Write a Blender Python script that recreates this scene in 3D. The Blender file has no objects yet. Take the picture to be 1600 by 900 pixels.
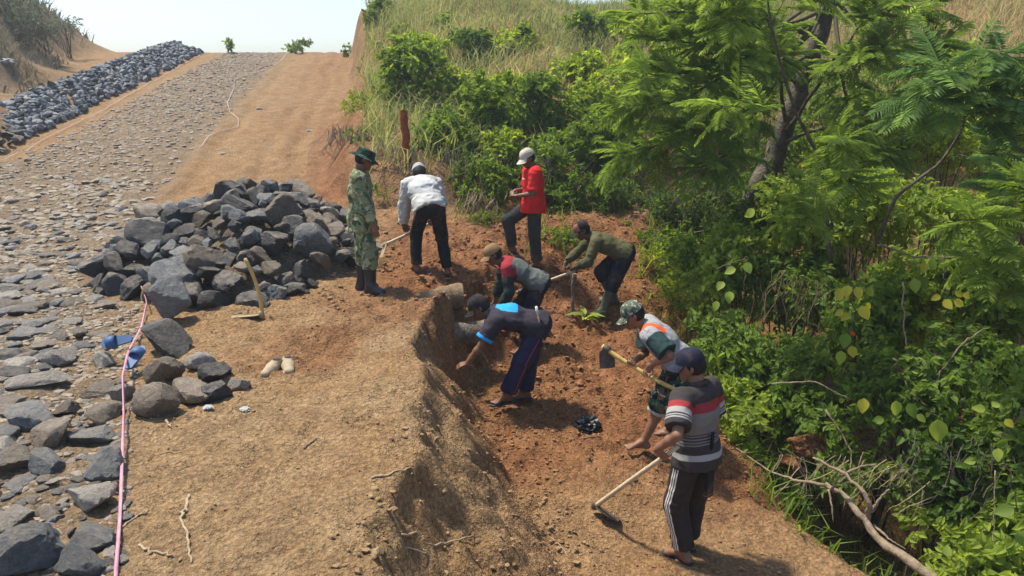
import bpy, bmesh, math, random
import numpy as np
from mathutils import Vector, Matrix

# ------------------------------------------------------------------ camera, sky, sun, exposure
scene = bpy.context.scene
COL = scene.collection
R = math.radians
CAM = (0.0, 0.0, 2.5)
cam_data = bpy.data.cameras.new("camera")
cam_data.sensor_width = 36.0
cam_data.lens = 27.0
cam_data.clip_start = 0.05
cam_data.clip_end = 3000.0
cam = bpy.data.objects.new("camera", cam_data)
COL.objects.link(cam)
cam.location = CAM
cam.rotation_euler = (R(90 - 15.4), 0, 0)
scene.camera = cam

SUN_DIR = Vector((-0.42, 0.22, 1.0)).normalized()      # towards the sun
SUN_EL = math.asin(SUN_DIR.z)
SUN_AZ = math.atan2(SUN_DIR.x, SUN_DIR.y)
world = bpy.data.worlds.new("World")
scene.world = world
world.use_nodes = True
wn, wl = world.node_tree.nodes, world.node_tree.links
wn.clear()
sky = wn.new("ShaderNodeTexSky")
sky.sky_type = 'NISHITA'
sky.sun_disc = False
sky.sun_elevation = SUN_EL
sky.sun_rotation = SUN_AZ
sky.altitude = 50
sky.air_density = 1.05
sky.dust_density = 1.6
sky.ozone_density = 4.5
bg = wn.new("ShaderNodeBackground")
bg.inputs[1].default_value = 0.15
wo = wn.new("ShaderNodeOutputWorld")
wl.new(sky.outputs[0], bg.inputs[0])
wl.new(bg.outputs[0], wo.inputs[0])

sun_data = bpy.data.lights.new("sun", 'SUN')
sun_data.energy = 4.3
sun_data.angle = R(4.0)
sun_data.color = (1.0, 0.94, 0.82)
sun = bpy.data.objects.new("sun", sun_data)
COL.objects.link(sun)
sun.rotation_euler = SUN_DIR.to_track_quat('Z', 'Y').to_euler()

vs = scene.view_settings
vs.view_transform = 'Standard'
vs.look = 'None'
vs.exposure = 0.68
vs.gamma = 1.0
vs.use_curve_mapping = False
scene.cycles.use_denoising = True
scene.cycles.use_adaptive_sampling = True
scene.cycles.adaptive_threshold = 0.02
scene.cycles.max_bounces = 6
scene.cycles.transparent_max_bounces = 6
scene.cycles.caustics_reflective = False
scene.cycles.caustics_refractive = False

rng = np.random.default_rng(11)
rnd = random.Random(5)
# ------------------------------------------------------------------ numeric helpers
def _hash(ix, iy, iz, seed):
    h = (ix.astype(np.int64) * 374761393 + iy.astype(np.int64) * 668265263 + iz.astype(np.int64) * 2147483647 + seed * 1274126177) & 0xFFFFFFFF
    h = ((h ^ (h >> 13)) * 1274126177) & 0xFFFFFFFF
    h = ((h ^ (h >> 16)) * 2246822519) & 0xFFFFFFFF
    return ((h ^ (h >> 15)) & 0xFFFFFF) / float(0xFFFFFF)

def noise3(x, y, z, seed=0):
    x, y, z = np.broadcast_arrays(np.asarray(x, float), np.asarray(y, float), np.asarray(z, float))
    fx, fy, fz = np.floor(x), np.floor(y), np.floor(z)
    tx, ty, tz = x - fx, y - fy, z - fz
    tx, ty, tz = tx*tx*(3-2*tx), ty*ty*(3-2*ty), tz*tz*(3-2*tz)
    r = 0.0
    for i in (0, 1):
        for j in (0, 1):
            for k in (0, 1):
                w = (tx if i else 1-tx) * (ty if j else 1-ty) * (tz if k else 1-tz)
                r = r + w * _hash(fx+i, fy+j, fz+k, seed)
    return r * 2 - 1

def noise2(x, y, seed=0):
    x, y = np.broadcast_arrays(np.asarray(x, float), np.asarray(y, float))
    fx, fy = np.floor(x), np.floor(y)
    tx, ty = x - fx, y - fy
    tx, ty = tx*tx*(3-2*tx), ty*ty*(3-2*ty)
    z = np.zeros_like(fx)
    r = 0.0
    for i in (0, 1):
        for j in (0, 1):
            r = r + (tx if i else 1-tx) * (ty if j else 1-ty) * _hash(fx+i, fy+j, z, seed)
    return r * 2 - 1

def fbm2(x, y, octaves=4, seed=0, gain=0.5):
    s, a, f = 0.0, 1.0, 1.0
    for o in range(octaves):
        s = s + a * noise2(x*f + 17.3*o, y*f - 9.1*o, seed + o)
        a *= gain; f *= 2.03
    return s

def sstep(a, b, x):
    t = np.clip((x - a) / (b - a), 0, 1)
    return t*t*(3 - 2*t)

def smax(a, b, k):
    h = np.clip(0.5 + 0.5*(a - b)/k, 0, 1)
    return b*(1-h) + a*h + k*h*(1-h)

# ------------------------------------------------------------------ the lie of the land (metres; x right, y away, z up)
def road_z(y):
    # level terrace, then a 14 % climb to the crest about 36 m away
    t = np.clip((y - 7.0) / 7.0, 0, 1)
    a = 0.14 * 7.0 * (t**3 - t**4 / 2)
    z = a + np.where(y > 14, 0.14 * (np.minimum(y, 34) - 14), 0)
    z = z + np.where(y > 34, 0.14 * 3 * (1 - np.exp(-(y - 34) / 3.0)) - 0.022 * np.maximum(y - 37, 0), 0)
    return z

EDGE = np.array([(2.0, -0.75), (3.3, -0.72), (3.9, -0.80), (4.35, -0.72), (4.75, -0.60), (5.3, -0.62), (6.1, -0.80), (6.6, -0.82), (7.4, -0.93), (8.2, -0.90), (8.8, -0.80), (9.4, -0.55), (10.2, -0.3), (11.0, -0.1), (12.0, 0.3)])
FOOT = np.array([(2.0, 0.55), (4.8, 0.45), (6.0, 0.18), (6.7, -0.10), (7.4, -0.30), (8.3, -0.45), (9.2, -0.05), (10.0, 0.3), (11.0, 0.7), (12.0, 1.2)])
RIM = np.array([(2.0, 3.6), (5.0, 2.75), (5.6, 2.25), (6.2, 2.0), (7.2, 2.1), (8.5, 2.0), (9.5, 1.75), (11.0, 1.7), (13.0, 2.2)])
HILLFOOT = np.array([(-6, 17.0), (-4.0, 13.6), (-3.2, 13.2), (-1.5, 12.6), (0.0, 12.3), (1.0, 12.5), (3.0, 14.0), (6.0, 13.0), (9.0, 10.5), (14.0, 9.0)])

def road_left(y):   # x of the string along the road's left side
    return -10.5 - 0.125 * (y - 16.0)

def road_right(y):  # ragged right end of the laid stones
    return -6.7 - 0.17 * (y - 16.0)

def ridge_mid(y):   # long ridge of dumped stone left of the road
    return -13.05 - 0.132 * (y - 22.0)

def hill_left(y):   # foot of the cut bank on the road's right
    return -3.35 - 0.165 * (y - 13.5)

def soil_height(x, y):
    zp = road_z(y)
    zp = zp + 0.10 * sstep(-1.6, -0.9, x) * sstep(9.2, 8.2, y) * 0.3
    zf = np.interp(y, [2, 5.4, 7.5, 9.3, 10.4, 11.1, 12], [-1.28, -1.2, -1.05, -0.88, -0.62, -0.15, 0.1])
    wx = noise2(x*1.3, y*1.3, 3) * 0.08 + noise2(x*3.7, y*3.7, 4) * 0.06 + noise2(x*9, y*9, 5) * 0.035
    xe = np.interp(y, EDGE[:, 0], EDGE[:, 1]) + wx
    xf = np.interp(y, FOOT[:, 0], FOOT[:, 1]) + wx
    t = np.clip((x - xe) / (xf - xe), 0, 1)
    prof = np.where(t < 0.15, 1.35*t, 0.2025 + (t-0.15) * (0.7975/0.85))      # steep lip, slumped apron
    prof = prof + 0.06*np.sin(t*math.pi)
    s = np.clip(prof, 0, 1) * sstep(12.2, 11.0, y)
    z = zp*(1-s) + zf*s
    # far end of the cut runs up to the terrace
    z = np.where(y > 9.0, z, z)
    # ravine on the right
    xr = np.interp(y, RIM[:, 0], RIM[:, 1]) + 1.2*wx
    rv = sstep(0, 1.5, x - xr)
    z = z*(1-rv) + np.where(y > 11, -1.3, -1.3 - 1.1*sstep(11, 7, y)) * rv + rv*0.15*np.maximum(x-4.5, 0)
    # hillside
    hf = np.interp(x, HILLFOOT[:, 0], HILLFOOT[:, 1]) + 0.5*noise2(x*0.5, y*0.3, 8)
    d = np.maximum(y - hf, 0)
    zh = 0.9*sstep(0, 1.3, d) + 0.27*d
    zh = np.minimum(zh, 5.1 + 0.02*d + 0.25*noise2(x*0.13, y*0.13, 9))
    zh = zh + np.where(y > 34, -0.06*np.maximum(y-34, 0), 0) - 0.2
    base_hill = sstep(0.9, 2.6, x)*(-1.3 + 1.1*sstep(12, 16, y))
    left = sstep(0.0, 0.7, x - hill_left(y) + 0.3*noise2(y*0.6, x*0.6, 12))
    hz = np.maximum(zh + base_hill, z)
    z = z*(1-left) + np.where(d > 0, hz, z)*left
    # high bank far to the left of the road
    lb = -13.0 - 0.40*(y - 22)
    q = sstep(0, 3.5, lb - x + 0.8*noise2(x*0.4, y*0.4, 21)) * sstep(14, 20, y) * sstep(52, 37, y)
    z = z + q*(2.2 + 0.9*sstep(0, 9, lb - x) + 0.3*noise2(x*0.7, y*0.7, 22))
    # the road shoulder falls away left of the stone ridge out of sight
    return z

def dug(x, y):
    """0 on the dry trodden terrace, 1 on freshly dug red earth"""
    xe = np.interp(y, EDGE[:, 0], EDGE[:, 1])
    a = sstep(0.15, 0.8, x - xe) * sstep(12.5, 11.2, y) * (0.30 + 0.70*sstep(5.6, 7.0, y + 0.35*noise2(x*1.5, y*1.5, 98)))
    b = sstep(7.8, 9.2, y) * sstep(-2.4, -1.4, x) * sstep(13.5, 12.0, y)
    c = 0.75*sstep(0.0, 0.5, noise2(x*1.1 + 3, y*0.9, 97))*sstep(-2.9, -1.8, x)*sstep(4.2, 5.8, y)*sstep(9.5, 8, y)
    return np.clip(np.maximum(np.maximum(a, b), c*(x < 0)), 0, 1)

def heap(x, y):
    """height of the rock heap above the terrace"""
    u = (x + 3.58) / np.where(x > -3.58, 1.62, 1.95)
    v = (y - 10.4) / 2.2
    d = np.sqrt(u*u + v*v) + 0.12*noise2(x*1.2, y*1.2, 31)
    return 1.03 * np.clip(1 - d, 0, 1)**0.68

def land(x, y):
    z = soil_height(x, y)
    z = z + np.maximum(heap(x, y) - 0.26, 0)
    z = z + 0.45*np.clip(1 - np.abs(x - ridge_mid(y))/1.3, 0, 1)*sstep(10, 12, y)*sstep(38, 34, y)
    return z

def detail(x, y):
    g = dug(x, y)
    near = 0.35 + 0.65*sstep(26, 9, y)
    n = 0.030*fbm2(x*1.1, y*1.1, 3, 41) + near*0.016*fbm2(x*4.5, y*4.5, 3, 45)
    clod = np.abs(noise2(x*7.5, y*7.5, 51)) + 0.5*np.abs(noise2(x*16, y*16, 52)) + 0.25*np.abs(noise2(x*31, y*31, 53))
    patch = sstep(-0.25, 0.5, fbm2(x*0.9, y*0.9, 2, 60))
    n = n + near*(0.014 + 0.034*g + 0.020*patch)*(0.9 - clod)
    n = n + g*0.06*fbm2(x*1.9, y*1.9, 2, 57)
    # wheel ruts on the bare strip of the road, trodden hollows on the terrace
    w = x + 0.165*(y - 13.5) + 0.10*noise2(y*0.4, 0*y, 66)
    on = sstep(11.5, 14, y)*(y < 40)
    for c, dd in ((-4.1, 0.05), (-4.75, 0.035), (-5.9, 0.04), (-6.5, 0.03)):
        n = n - on*dd*np.exp(-((w - c)/0.16)**2)*(0.6 + 0.5*noise2(y*2.2, x*0, 67)) + on*0.4*dd*np.exp(-((np.abs(w - c) - 0.26)/0.09)**2)
    n = n + on*0.012*noise2(w*5, y*0.5, 68)
    fp = noise2(x*2.9 + 5, y*2.1, 69)
    n = n - near*0.028*sstep(0.35, 0.7, fp)
    xe = np.interp(y, EDGE[:, 0], EDGE[:, 1]); xf = np.interp(y, FOOT[:, 0], FOOT[:, 1])
    face = sstep(-0.05, 0.1, x - xe)*sstep(0.15, -0.1, x - xf)*sstep(10.5, 9.5, y)
    n = n + face*(0.08*noise2(y*4.5, x*2.5, 58) + 0.05*noise2(y*9, x*7, 59) + 0.03*np.abs(noise2(y*19, x*17, 61)))
    return n

def ground_z(x, y):
    x = np.asarray(x, float); y = np.asarray(y, float)
    return land(x, y) + detail(x, y)

def gz(x, y):
    return float(ground_z(np.array([x]), np.array([y]))[0])
# ------------------------------------------------------------------ mesh and object helpers
def mesh_np(name, verts, faces, smooth=False):
    verts = np.asarray(verts, np.float32); faces = np.asarray(faces, np.int32)
    me = bpy.data.meshes.new(name)
    n, k = faces.shape
    me.vertices.add(len(verts)); me.vertices.foreach_set("co", verts.ravel())
    me.loops.add(n*k); me.loops.foreach_set("vertex_index", faces.ravel())
    me.polygons.add(n); me.polygons.foreach_set("loop_start", np.arange(0, n*k, k, dtype=np.int32))
    me.polygons.foreach_set("use_smooth", np.full(n, bool(smooth)))
    me.update(calc_edges=True)
    return me

def fattr(me, name, values):
    a = me.attributes.new(name, 'FLOAT', 'POINT')
    a.data.foreach_set("value", np.asarray(values, np.float32))

def put(name, me, mat=None, parent=None, loc=None, rot=None, scale=None):
    o = bpy.data.objects.new(name, me)
    COL.objects.link(o)
    if mat is not None:
        if me is not None and len(me.materials) == 0:
            me.materials.append(mat)
        elif me is not None and me.materials[0] != mat:
            o.material_slots[0].link = 'OBJECT'
            o.material_slots[0].material = mat
    if parent is not None: o.parent = parent
    if loc is not None: o.location = loc
    if rot is not None: o.rotation_euler = rot
    if scale is not None: o.scale = scale
    return o

def tag(o, label, cat, group=None):
    o["label"] = label; o["category"] = cat
    if group: o["group"] = group
    return o

def thing(name, label, cat, loc=(0, 0, 0), rotz=0.0, group=None):
    o = bpy.data.objects.new(name, None); COL.objects.link(o)
    o.location = loc; o.rotation_euler = (0, 0, rotz); o.empty_display_size = 0.1
    return tag(o, label, cat, group)

class Bag:
    """collects vertices and faces (quads and triangles) into one mesh"""
    def __init__(self): self.v, self.f, self.n = [], [], 0
    def add(self, v, f):
        self.v.append(np.asarray(v, float)); self.f += [tuple(int(i)+self.n for i in q) for q in f]; self.n += len(v)
    def mesh(self, name, smooth=True):
        me = bpy.data.meshes.new(name)
        me.from_pydata(np.vstack(self.v).tolist(), [], self.f)
        me.polygons.foreach_set("use_smooth", np.full(len(me.polygons), bool(smooth)))
        me.update(); return me

def tube_vf(pts, radii, n=7, cap=True, flat=1.0):
    pts = np.asarray(pts, float); m = len(pts)
    radii = np.broadcast_to(np.asarray(radii, float), (m,))
    tan = np.gradient(pts, axis=0); tan /= np.linalg.norm(tan, axis=1)[:, None] + 1e-9
    up = np.array([0.123, 0.25, 0.96]) if abs(tan[0][2]) < 0.9 else np.array([1.0, 0.1, 0.05])
    vs_, fs_ = [], []
    a = np.arange(n)*2*math.pi/n
    for i in range(m):
        s = np.cross(tan[i], up); s /= np.linalg.norm(s) + 1e-9
        t = np.cross(s, tan[i])
        up = t
        vs_.append(pts[i] + radii[i]*(np.cos(a)[:, None]*s + flat*np.sin(a)[:, None]*t))
    for i in range(m-1):
        for j in range(n):
            k = (j+1) % n
            fs_.append((i*n+j, i*n+k, (i+1)*n+k, (i+1)*n+j))
    if cap:
        fs_.append(tuple(range(n))[::-1]); fs_.append(tuple((m-1)*n+j for j in range(n)))
    return np.vstack(vs_), fs_

def wiggle(a, b, n, amp, seed, sag=0.0):
    a, b = np.array(a, float), np.array(b, float)
    r = np.random.default_rng(seed)
    t = np.linspace(0, 1, n)[:, None]
    p = a + (b-a)*t
    off = r.normal(0, amp, (n, 3)); off = (off + np.roll(off, 1, 0))/2
    off *= np.sin(t*math.pi)**0.5
    p = p + off; p[:, 2] -= sag*np.sin(t[:, 0]*math.pi)
    return p

# ------------------------------------------------------------------ materials
MATS = {}
class NT:
    def __init__(self, name):
        self.m = bpy.data.materials.new(name); self.m.use_nodes = True
        self.t = self.m.node_tree; self.t.nodes.clear()
        self.out = self.t.nodes.new("ShaderNodeOutputMaterial")
    def n(self, typ, **kw):
        o = self.t.nodes.new(typ)
        for k, v in kw.items(): setattr(o, k, v)
        return o
    def l(self, a, b): self.t.links.new(a, b)
    def coord(self, kind="Object"): return self.n("ShaderNodeTexCoord").outputs[kind]
    def noise(self, scale, detail=4, rough=0.55, vec=None, dist=0.0):
        o = self.n("ShaderNodeTexNoise"); o.inputs["Scale"].default_value = scale
        o.inputs["Detail"].default_value = detail; o.inputs["Roughness"].default_value = rough
        o.inputs["Distortion"].default_value = dist
        if vec is not None: self.l(vec, o.inputs["Vector"])
        return o.outputs["Fac"]
    def ramp(self, fac, stops, interp='LINEAR'):
        o = self.n("ShaderNodeValToRGB"); cr = o.color_ramp; cr.interpolation = interp
        while len(cr.elements) < len(stops): cr.elements.new(0.5)
        for e, (p, c) in zip(cr.elements, stops):
            e.position = p; e.color = (*c, 1) if len(c) == 3 else c
        self.l(fac, o.inputs[0]); return o.outputs[0]
    def mix(self, fac, a, b, mode='MIX'):
        o = self.n("ShaderNodeMix"); o.data_type = 'RGBA'; o.blend_type = mode
        for s, v in ((0, fac), (6, a), (7, b)):
            if isinstance(v, (int, float)): o.inputs[s].default_value = v
            elif isinstance(v, tuple): o.inputs[s].default_value = (*v, 1)
            else: self.l(v, o.inputs[s])
        return o.outputs[2]
    def math(self, op, a, b=None, clamp=False):
        o = self.n("ShaderNodeMath"); o.operation = op; o.use_clamp = clamp
        for s, v in ((0, a), (1, b)):
            if v is None: continue
            if isinstance(v, (int, float)): o.inputs[s].default_value = v
            else: self.l(v, o.inputs[s])
        return o.outputs[0]
    def attr(self, name):
        o = self.n("ShaderNodeAttribute"); o.attribute_name = name; return o.outputs["Fac"]
    def objrand(self): return self.n("ShaderNodeObjectInfo").outputs["Random"]
    def bump(self, h, strength=0.5, dist=0.02, normal=None):
        o = self.n("ShaderNodeBump"); o.inputs["Strength"].default_value = strength
        o.inputs["Distance"].default_value = dist; self.l(h, o.inputs["Height"])
        if normal is not None: self.l(normal, o.inputs["Normal"])
        return o.outputs[0]
    def finish(self, color, rough=0.8, normal=None, spec=0.3, metallic=0.0):
        b = self.n("ShaderNodeBsdfPrincipled")
        for s, v in (("Base Color", color), ("Roughness", rough)):
            if isinstance(v, tuple): b.inputs[s].default_value = (*v, 1)
            elif isinstance(v, (int, float)): b.inputs[s].default_value = v
            else: self.l(v, b.inputs[s])
        b.inputs["Specular IOR Level"].default_value = spec
        b.inputs["Metallic"].default_value = metallic
        if normal is not None: self.l(normal, b.inputs["Normal"])
        self.l(b.outputs[0], self.out.inputs[0])
        MATS[self.m.name] = self.m
        return self.m

def soil_material():
    k = NT("soil"); c = k.coord()
    big = k.noise(0.7, 5, 0.6, c); mid = k.noise(3.5, 7, 0.68, c); fine = k.noise(26, 8, 0.8, c); grit = k.noise(120, 3, 0.6, c)
    def cells(scale):
        o = k.n("ShaderNodeTexVoronoi"); o.feature = 'F1'; o.inputs["Scale"].default_value = scale; o.inputs["Randomness"].default_value = 1.0
        w = k.n("ShaderNodeVectorMath"); w.operation = 'MULTIPLY_ADD'; k.l(k.n("ShaderNodeTexNoise").outputs["Color"], w.inputs[0]); w.inputs[1].default_value = (0.02, 0.02, 0.02); k.l(c, w.inputs[2])
        k.l(w.outputs[0], o.inputs["Vector"]); return o.outputs["Distance"]
    v1, v2 = cells(30), cells(70)
    lump = k.math('ADD', k.math('MULTIPLY', v1, 0.6), k.math('MULTIPLY', v2, 0.4))
    dry = k.ramp(mid, [(0.32, (0.165, 0.098, 0.044)), (0.5, (0.290, 0.180, 0.084)), (0.68, (0.410, 0.277, 0.143))])
    dry2 = k.ramp(big, [(0.35, (0.310, 0.165, 0.068)), (0.6, (0.345, 0.238, 0.124))])
    dry = k.mix(0.5, dry, dry2)
    red = k.ramp(mid, [(0.3, (0.125, 0.051, 0.021)), (0.5, (0.230, 0.100, 0.041)), (0.72, (0.340, 0.168, 0.074))])
    f = k.math('ADD', k.attr("dug"), k.math('MULTIPLY', k.math('SUBTRACT', big, 0.5), 1.1), True)
    col = k.mix(f, dry, red)
    grey = k.ramp(mid, [(0.3, (0.135, 0.102, 0.066)), (0.7, (0.27, 0.212, 0.142))])
    col = k.mix(k.attr("gravel"), col, grey)
    col = k.mix(0.8, col, k.ramp(fine, [(0.36, (0.20, 0.19, 0.18)), (0.5, (0.5, 0.5, 0.5)), (0.64, (0.78, 0.76, 0.72))]), 'OVERLAY')
    col = k.mix(0.38, col, k.ramp(lump, [(0.10, (0.66, 0.65, 0.63)), (0.38, (0.5, 0.5, 0.5)), (0.62, (0.17, 0.16, 0.15))]), 'OVERLAY')
    col = k.mix(k.ramp(grit, [(0.64, (0, 0, 0)), (0.72, (0.5, 0.5, 0.5))]), col, (0.42, 0.32, 0.2))
    h = k.math('ADD', k.math('ADD', fine, k.math('MULTIPLY', grit, 0.25)), k.math('MULTIPLY', lump, -1.3))
    return k.finish(col, 0.95, k.bump(h, 1.0, 0.022), 0.15)

def clod_material():
    k = NT("clod"); c = k.coord(); n = k.noise(9, 4, 0.6, c)
    dry = k.ramp(n, [(0.3, (0.20, 0.126, 0.060)), (0.7, (0.33, 0.225, 0.118))]); red = k.ramp(n, [(0.3, (0.165, 0.072, 0.030)), (0.7, (0.29, 0.142, 0.062))])
    return k.finish(k.mix(k.math('ADD', k.attr("dug"), 0.0, True), dry, red), 0.95, None, 0.1)

def rock_material(name, a, b, dirt):
    k = NT(name); c = k.coord(); r = k.objrand()
    o = k.n("ShaderNodeVectorMath"); o.operation = 'ADD'; k.l(c, o.inputs[0])
    cm = k.n("ShaderNodeCombineXYZ"); 
    k.l(k.math('MULTIPLY', r, 40.0), cm.inputs[0]); k.l(k.math('MULTIPLY', r, 23.0), cm.inputs[1]); k.l(cm.outputs[0], o.inputs[1])
    v = o.outputs[0]
    n1 = k.noise(2.2, 5, 0.6, v, 0.4); n2 = k.noise(9, 6, 0.7, v); n3 = k.noise(34, 4, 0.7, v)
    col = k.mix(n1, a, b)
    col = k.mix(k.ramp(n2, [(0.46, (0, 0, 0)), (0.66, (0.75, 0.75, 0.75))]), col, dirt)
    geo = k.n("ShaderNodeNewGeometry"); sx = k.n("ShaderNodeSeparateXYZ"); k.l(geo.outputs["Normal"], sx.inputs[0])
    dust = k.math('MULTIPLY', k.ramp(sx.outputs[2], [(0.55, (0, 0, 0)), (1.0, (1, 1, 1))]), k.ramp(n1, [(0.36, (0, 0, 0)), (0.58, (0.75, 0.75, 0.75))]))
    col = k.mix(dust, col, (0.30, 0.245, 0.175))
    col = k.mix(0.8, col, k.ramp(k.noise(5.5, 8, 0.78, v), [(0.32, (0.26, 0.26, 0.26)), (0.5, (0.5, 0.5, 0.5)), (0.68, (0.74, 0.73, 0.71))]), 'OVERLAY')
    br = k.n("ShaderNodeHueSaturation"); k.l(col, br.inputs["Color"]); k.l(k.math('ADD', k.math('MULTIPLY', r, 0.6), 0.7), br.inputs["Value"])
    h = k.math('ADD', n2, k.math('MULTIPLY', n3, 0.4))
    return k.finish(br.outputs[0], k.math('ADD', k.math('MULTIPLY', n2, 0.4), 0.45), k.bump(h, 0.8, 0.075), 0.35)

def plain(name, col, rough=0.7, var=0.25, scale=12.0, bump=0.2, spec=0.3, metallic=0.0, dist=0.01):
    k = NT(name); c = k.coord(); n1 = k.noise(scale, 5, 0.6, c)
    lo = tuple(x*(1-var) for x in col); hi = tuple(min(1, x*(1+var)) for x in col)
    colr = k.ramp(n1, [(0.3, lo), (0.7, hi)])
    return k.finish(colr, rough, k.bump(k.noise(scale*3, 4, 0.6, c), bump, dist), spec, metallic)

SOIL = soil_material()
CLOD = clod_material()
ROCK_BLUE = rock_material("rock_blue_grey", (0.090, 0.101, 0.108), (0.260, 0.275, 0.275), (0.24, 0.19, 0.13))
ROCK_DARK = rock_material("rock_dark", (0.028, 0.030, 0.033), (0.095, 0.096, 0.094), (0.12, 0.09, 0.06))
ROCK_BROWN = rock_material("rock_brown", (0.145, 0.112, 0.080), (0.27, 0.220, 0.160), (0.30, 0.205, 0.12))
ROCK_PALE = rock_material("rock_pale", (0.36, 0.315, 0.26), (0.54, 0.485, 0.41), (0.40, 0.31, 0.21))

# ------------------------------------------------------------------ ground, road and hillside
def grow_axis(parts):
    out = []
    for a, b, s in parts:
        out.append(np.arange(a, b - 1e-6, s))
    out.append([parts[-1][1]])
    return np.concatenate(out)
gx = grow_axis([(-150, -60, 15), (-60, -30, 3), (-30, -16, 0.4), (-16, -9, 0.16), (-9, -5, 0.08), (-5, 2.6, 0.028), (2.6, 4, 0.07), (4, 16, 0.25), (16, 60, 2.2), (60, 150, 15)])
gy = grow_axis([(-36, 0, 6), (0, 2.4, 0.2), (2.4, 9, 0.028), (9, 13, 0.04), (13, 20, 0.10), (20, 40, 0.25), (40, 80, 2), (80, 220, 20)])
GX, GY = np.meshgrid(gx, gy)
GZ = ground_z(GX, GY)
far = np.maximum(GY - 60, 0)
GZ = GZ - 0.04*far
gv = np.stack([GX.ravel(), GY.ravel(), GZ.ravel()], 1)
ny, nx = GX.shape
ii = (np.arange(ny-1)[:, None]*nx + np.arange(nx-1)[None]).ravel()
gf = np.stack([ii, ii+1, ii+1+nx, ii+nx], 1)
cx, cy = GX[:-1, :-1].ravel(), GY[:-1, :-1].ravel()
is_hill = (cx > hill_left(cy)) & (cy > np.interp(cx, HILLFOOT[:, 0], HILLFOOT[:, 1]) - 0.3)
is_hill |= (cx > np.interp(cy, RIM[:, 0], RIM[:, 1]) + 0.3)
is_road = (~is_hill) & (cy > 6.4) & (cx > road_left(cy) - 1.0) & (cx < np.where(cy > 12, hill_left(cy), -3.2)) & (cy < 45)
gd = dug(GX, GY).ravel()
gd = np.maximum(gd, 0.45*sstep(0, 1.0, (GX - hill_left(GY))).ravel()*(GY.ravel() > 11))
rrx = np.interp(GY, [2, 3.4, 8.4, 10, 16, 36, 40], [-1.5, -2.25, -4.45, -5.5, -6.8, -10.1, -10.6])
gr = (0.75*sstep(0.5, -0.4, GX - rrx)*sstep(0.0, 0.8, GX - road_left(np.maximum(GY, 16)) + np.where(GY < 16, 20, 0))*(GY < 45)).ravel()
gd = np.maximum(gd, (0.28*sstep(0.3, 1.6, GX - rrx)*sstep(9.5, 13, GY)*(GX < hill_left(GY) + 0.5)*(0.8 + 0.5*noise2(GX*0.7, GY*0.35, 99))).ravel())
gd = np.maximum(gd, (0.95*np.exp(-((GX - hill_left(GY) - 0.2)/0.75)**2)*sstep(12, 13, GY)*sstep(24, 18, GY)).ravel())
gr = np.maximum(gr, (0.8*sstep(0, 2.5, -13.0 - 0.40*(GY - 22) - GX)*sstep(14, 20, GY)).ravel())
gr = np.maximum(gr, sstep(0.03, 0.2, heap(GX, GY)).ravel())
for nm, sel in (("road", is_road), ("hillside", is_hill), ("ground", ~(is_road | is_hill))):
    f = gf[sel]
    used = np.unique(f); remap = np.full(len(gv), -1, np.int32); remap[used] = np.arange(len(used))
    me = mesh_np(nm, gv[used], remap[f], True)
    fattr(me, "dug", gd[used]); fattr(me, "gravel", gr[used])
    o = put(nm, me, SOIL); o["kind"] = "structure"
    if nm == "road": ROAD = o
    if nm == "ground": GROUND = o
    if nm == "hillside": HILL = o

# ------------------------------------------------------------------ stones
def ico(sub):
    bm = bmesh.new(); bmesh.ops.create_icosphere(bm, subdivisions=sub, radius=1.0)
    v = np.array([p.co[:] for p in bm.verts]); f = np.array([[q.index for q in p.verts] for p in bm.faces]); bm.free()
    return v, f
ICO = {s: ico(s) for s in (1, 2, 3, 4)}

def stone_vf(seed, sub=3, sx=1.0, sy=0.8, sz=0.6, planes=11, rough=0.05):
    r = np.random.default_rng(seed)
    v, f = ICO[sub]
    n = r.normal(size=(planes, 3)); n /= np.linalg.norm(n, axis=1)[:, None]
    h = r.uniform(0.50, 0.90, planes)
    d = v @ n.T
    rad = np.min(np.where(d > 0.05, h/np.maximum(d, 0.05), 9), axis=1)
    rad = np.minimum(rad, 1.12)
    p = v*rad[:, None]
    nn = noise3(v[:, 0]*3+seed, v[:, 1]*3, v[:, 2]*3, seed) + 0.5*noise3(v[:, 0]*8, v[:, 1]*8+seed, v[:, 2]*8, seed+1)
    if sub > 3: nn = nn + 0.4*noise3(v[:, 0]*17, v[:, 1]*17+seed, v[:, 2]*17, seed+2)
    p = p*(1 + rough*nn)[:, None]
    return p*np.array([sx, sy, sz]), f

ROCKS = []
for i in range(22):
    r_ = np.random.default_rng(100+i)
    v, f = stone_vf(200+i, 4, 1.0, r_.uniform(0.62, 0.95), r_.uniform(0.5, 0.8), 7 + i % 5, 0.06)
    me = mesh_np("rock", v, f, True); me.set_sharp_from_angle(angle=R(24))
    me.materials.append(ROCK_BLUE); ROCKS.append(me)
SLABS = []
for i in range(12):
    r_ = np.random.default_rng(150+i)
    v, f = stone_vf(300+i, 3, 1.0, r_.uniform(0.6, 0.9), r_.uniform(0.26, 0.42), 9, 0.04)
    me = mesh_np("stone", v, f, True); me.set_sharp_from_angle(angle=R(24))
    me.materials.append(ROCK_BLUE); SLABS.append(me)

COLOURS = {"blue-grey": ROCK_BLUE, "dark grey": ROCK_DARK, "brown": ROCK_BROWN, "pale tan": ROCK_PALE}
def rock_at(x, y, z, size, colour, label=None, group=None, mesh=None, rot=None, scale=None, name="rock", parent=None):
    o = put(name, mesh or rnd.choice(ROCKS), COLOURS[colour], parent)
    o.location = (x, y, z)
    o.rotation_euler = rot or (rnd.uniform(-0.6, 0.6), rnd.uniform(-0.6, 0.6), rnd.uniform(0, 6.28))
    o.scale = scale or (size, size*rnd.uniform(0.85, 1.1), size*rnd.uniform(0.8, 1.1))
    if label: tag(o, label, "rock", group)
    return o

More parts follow.
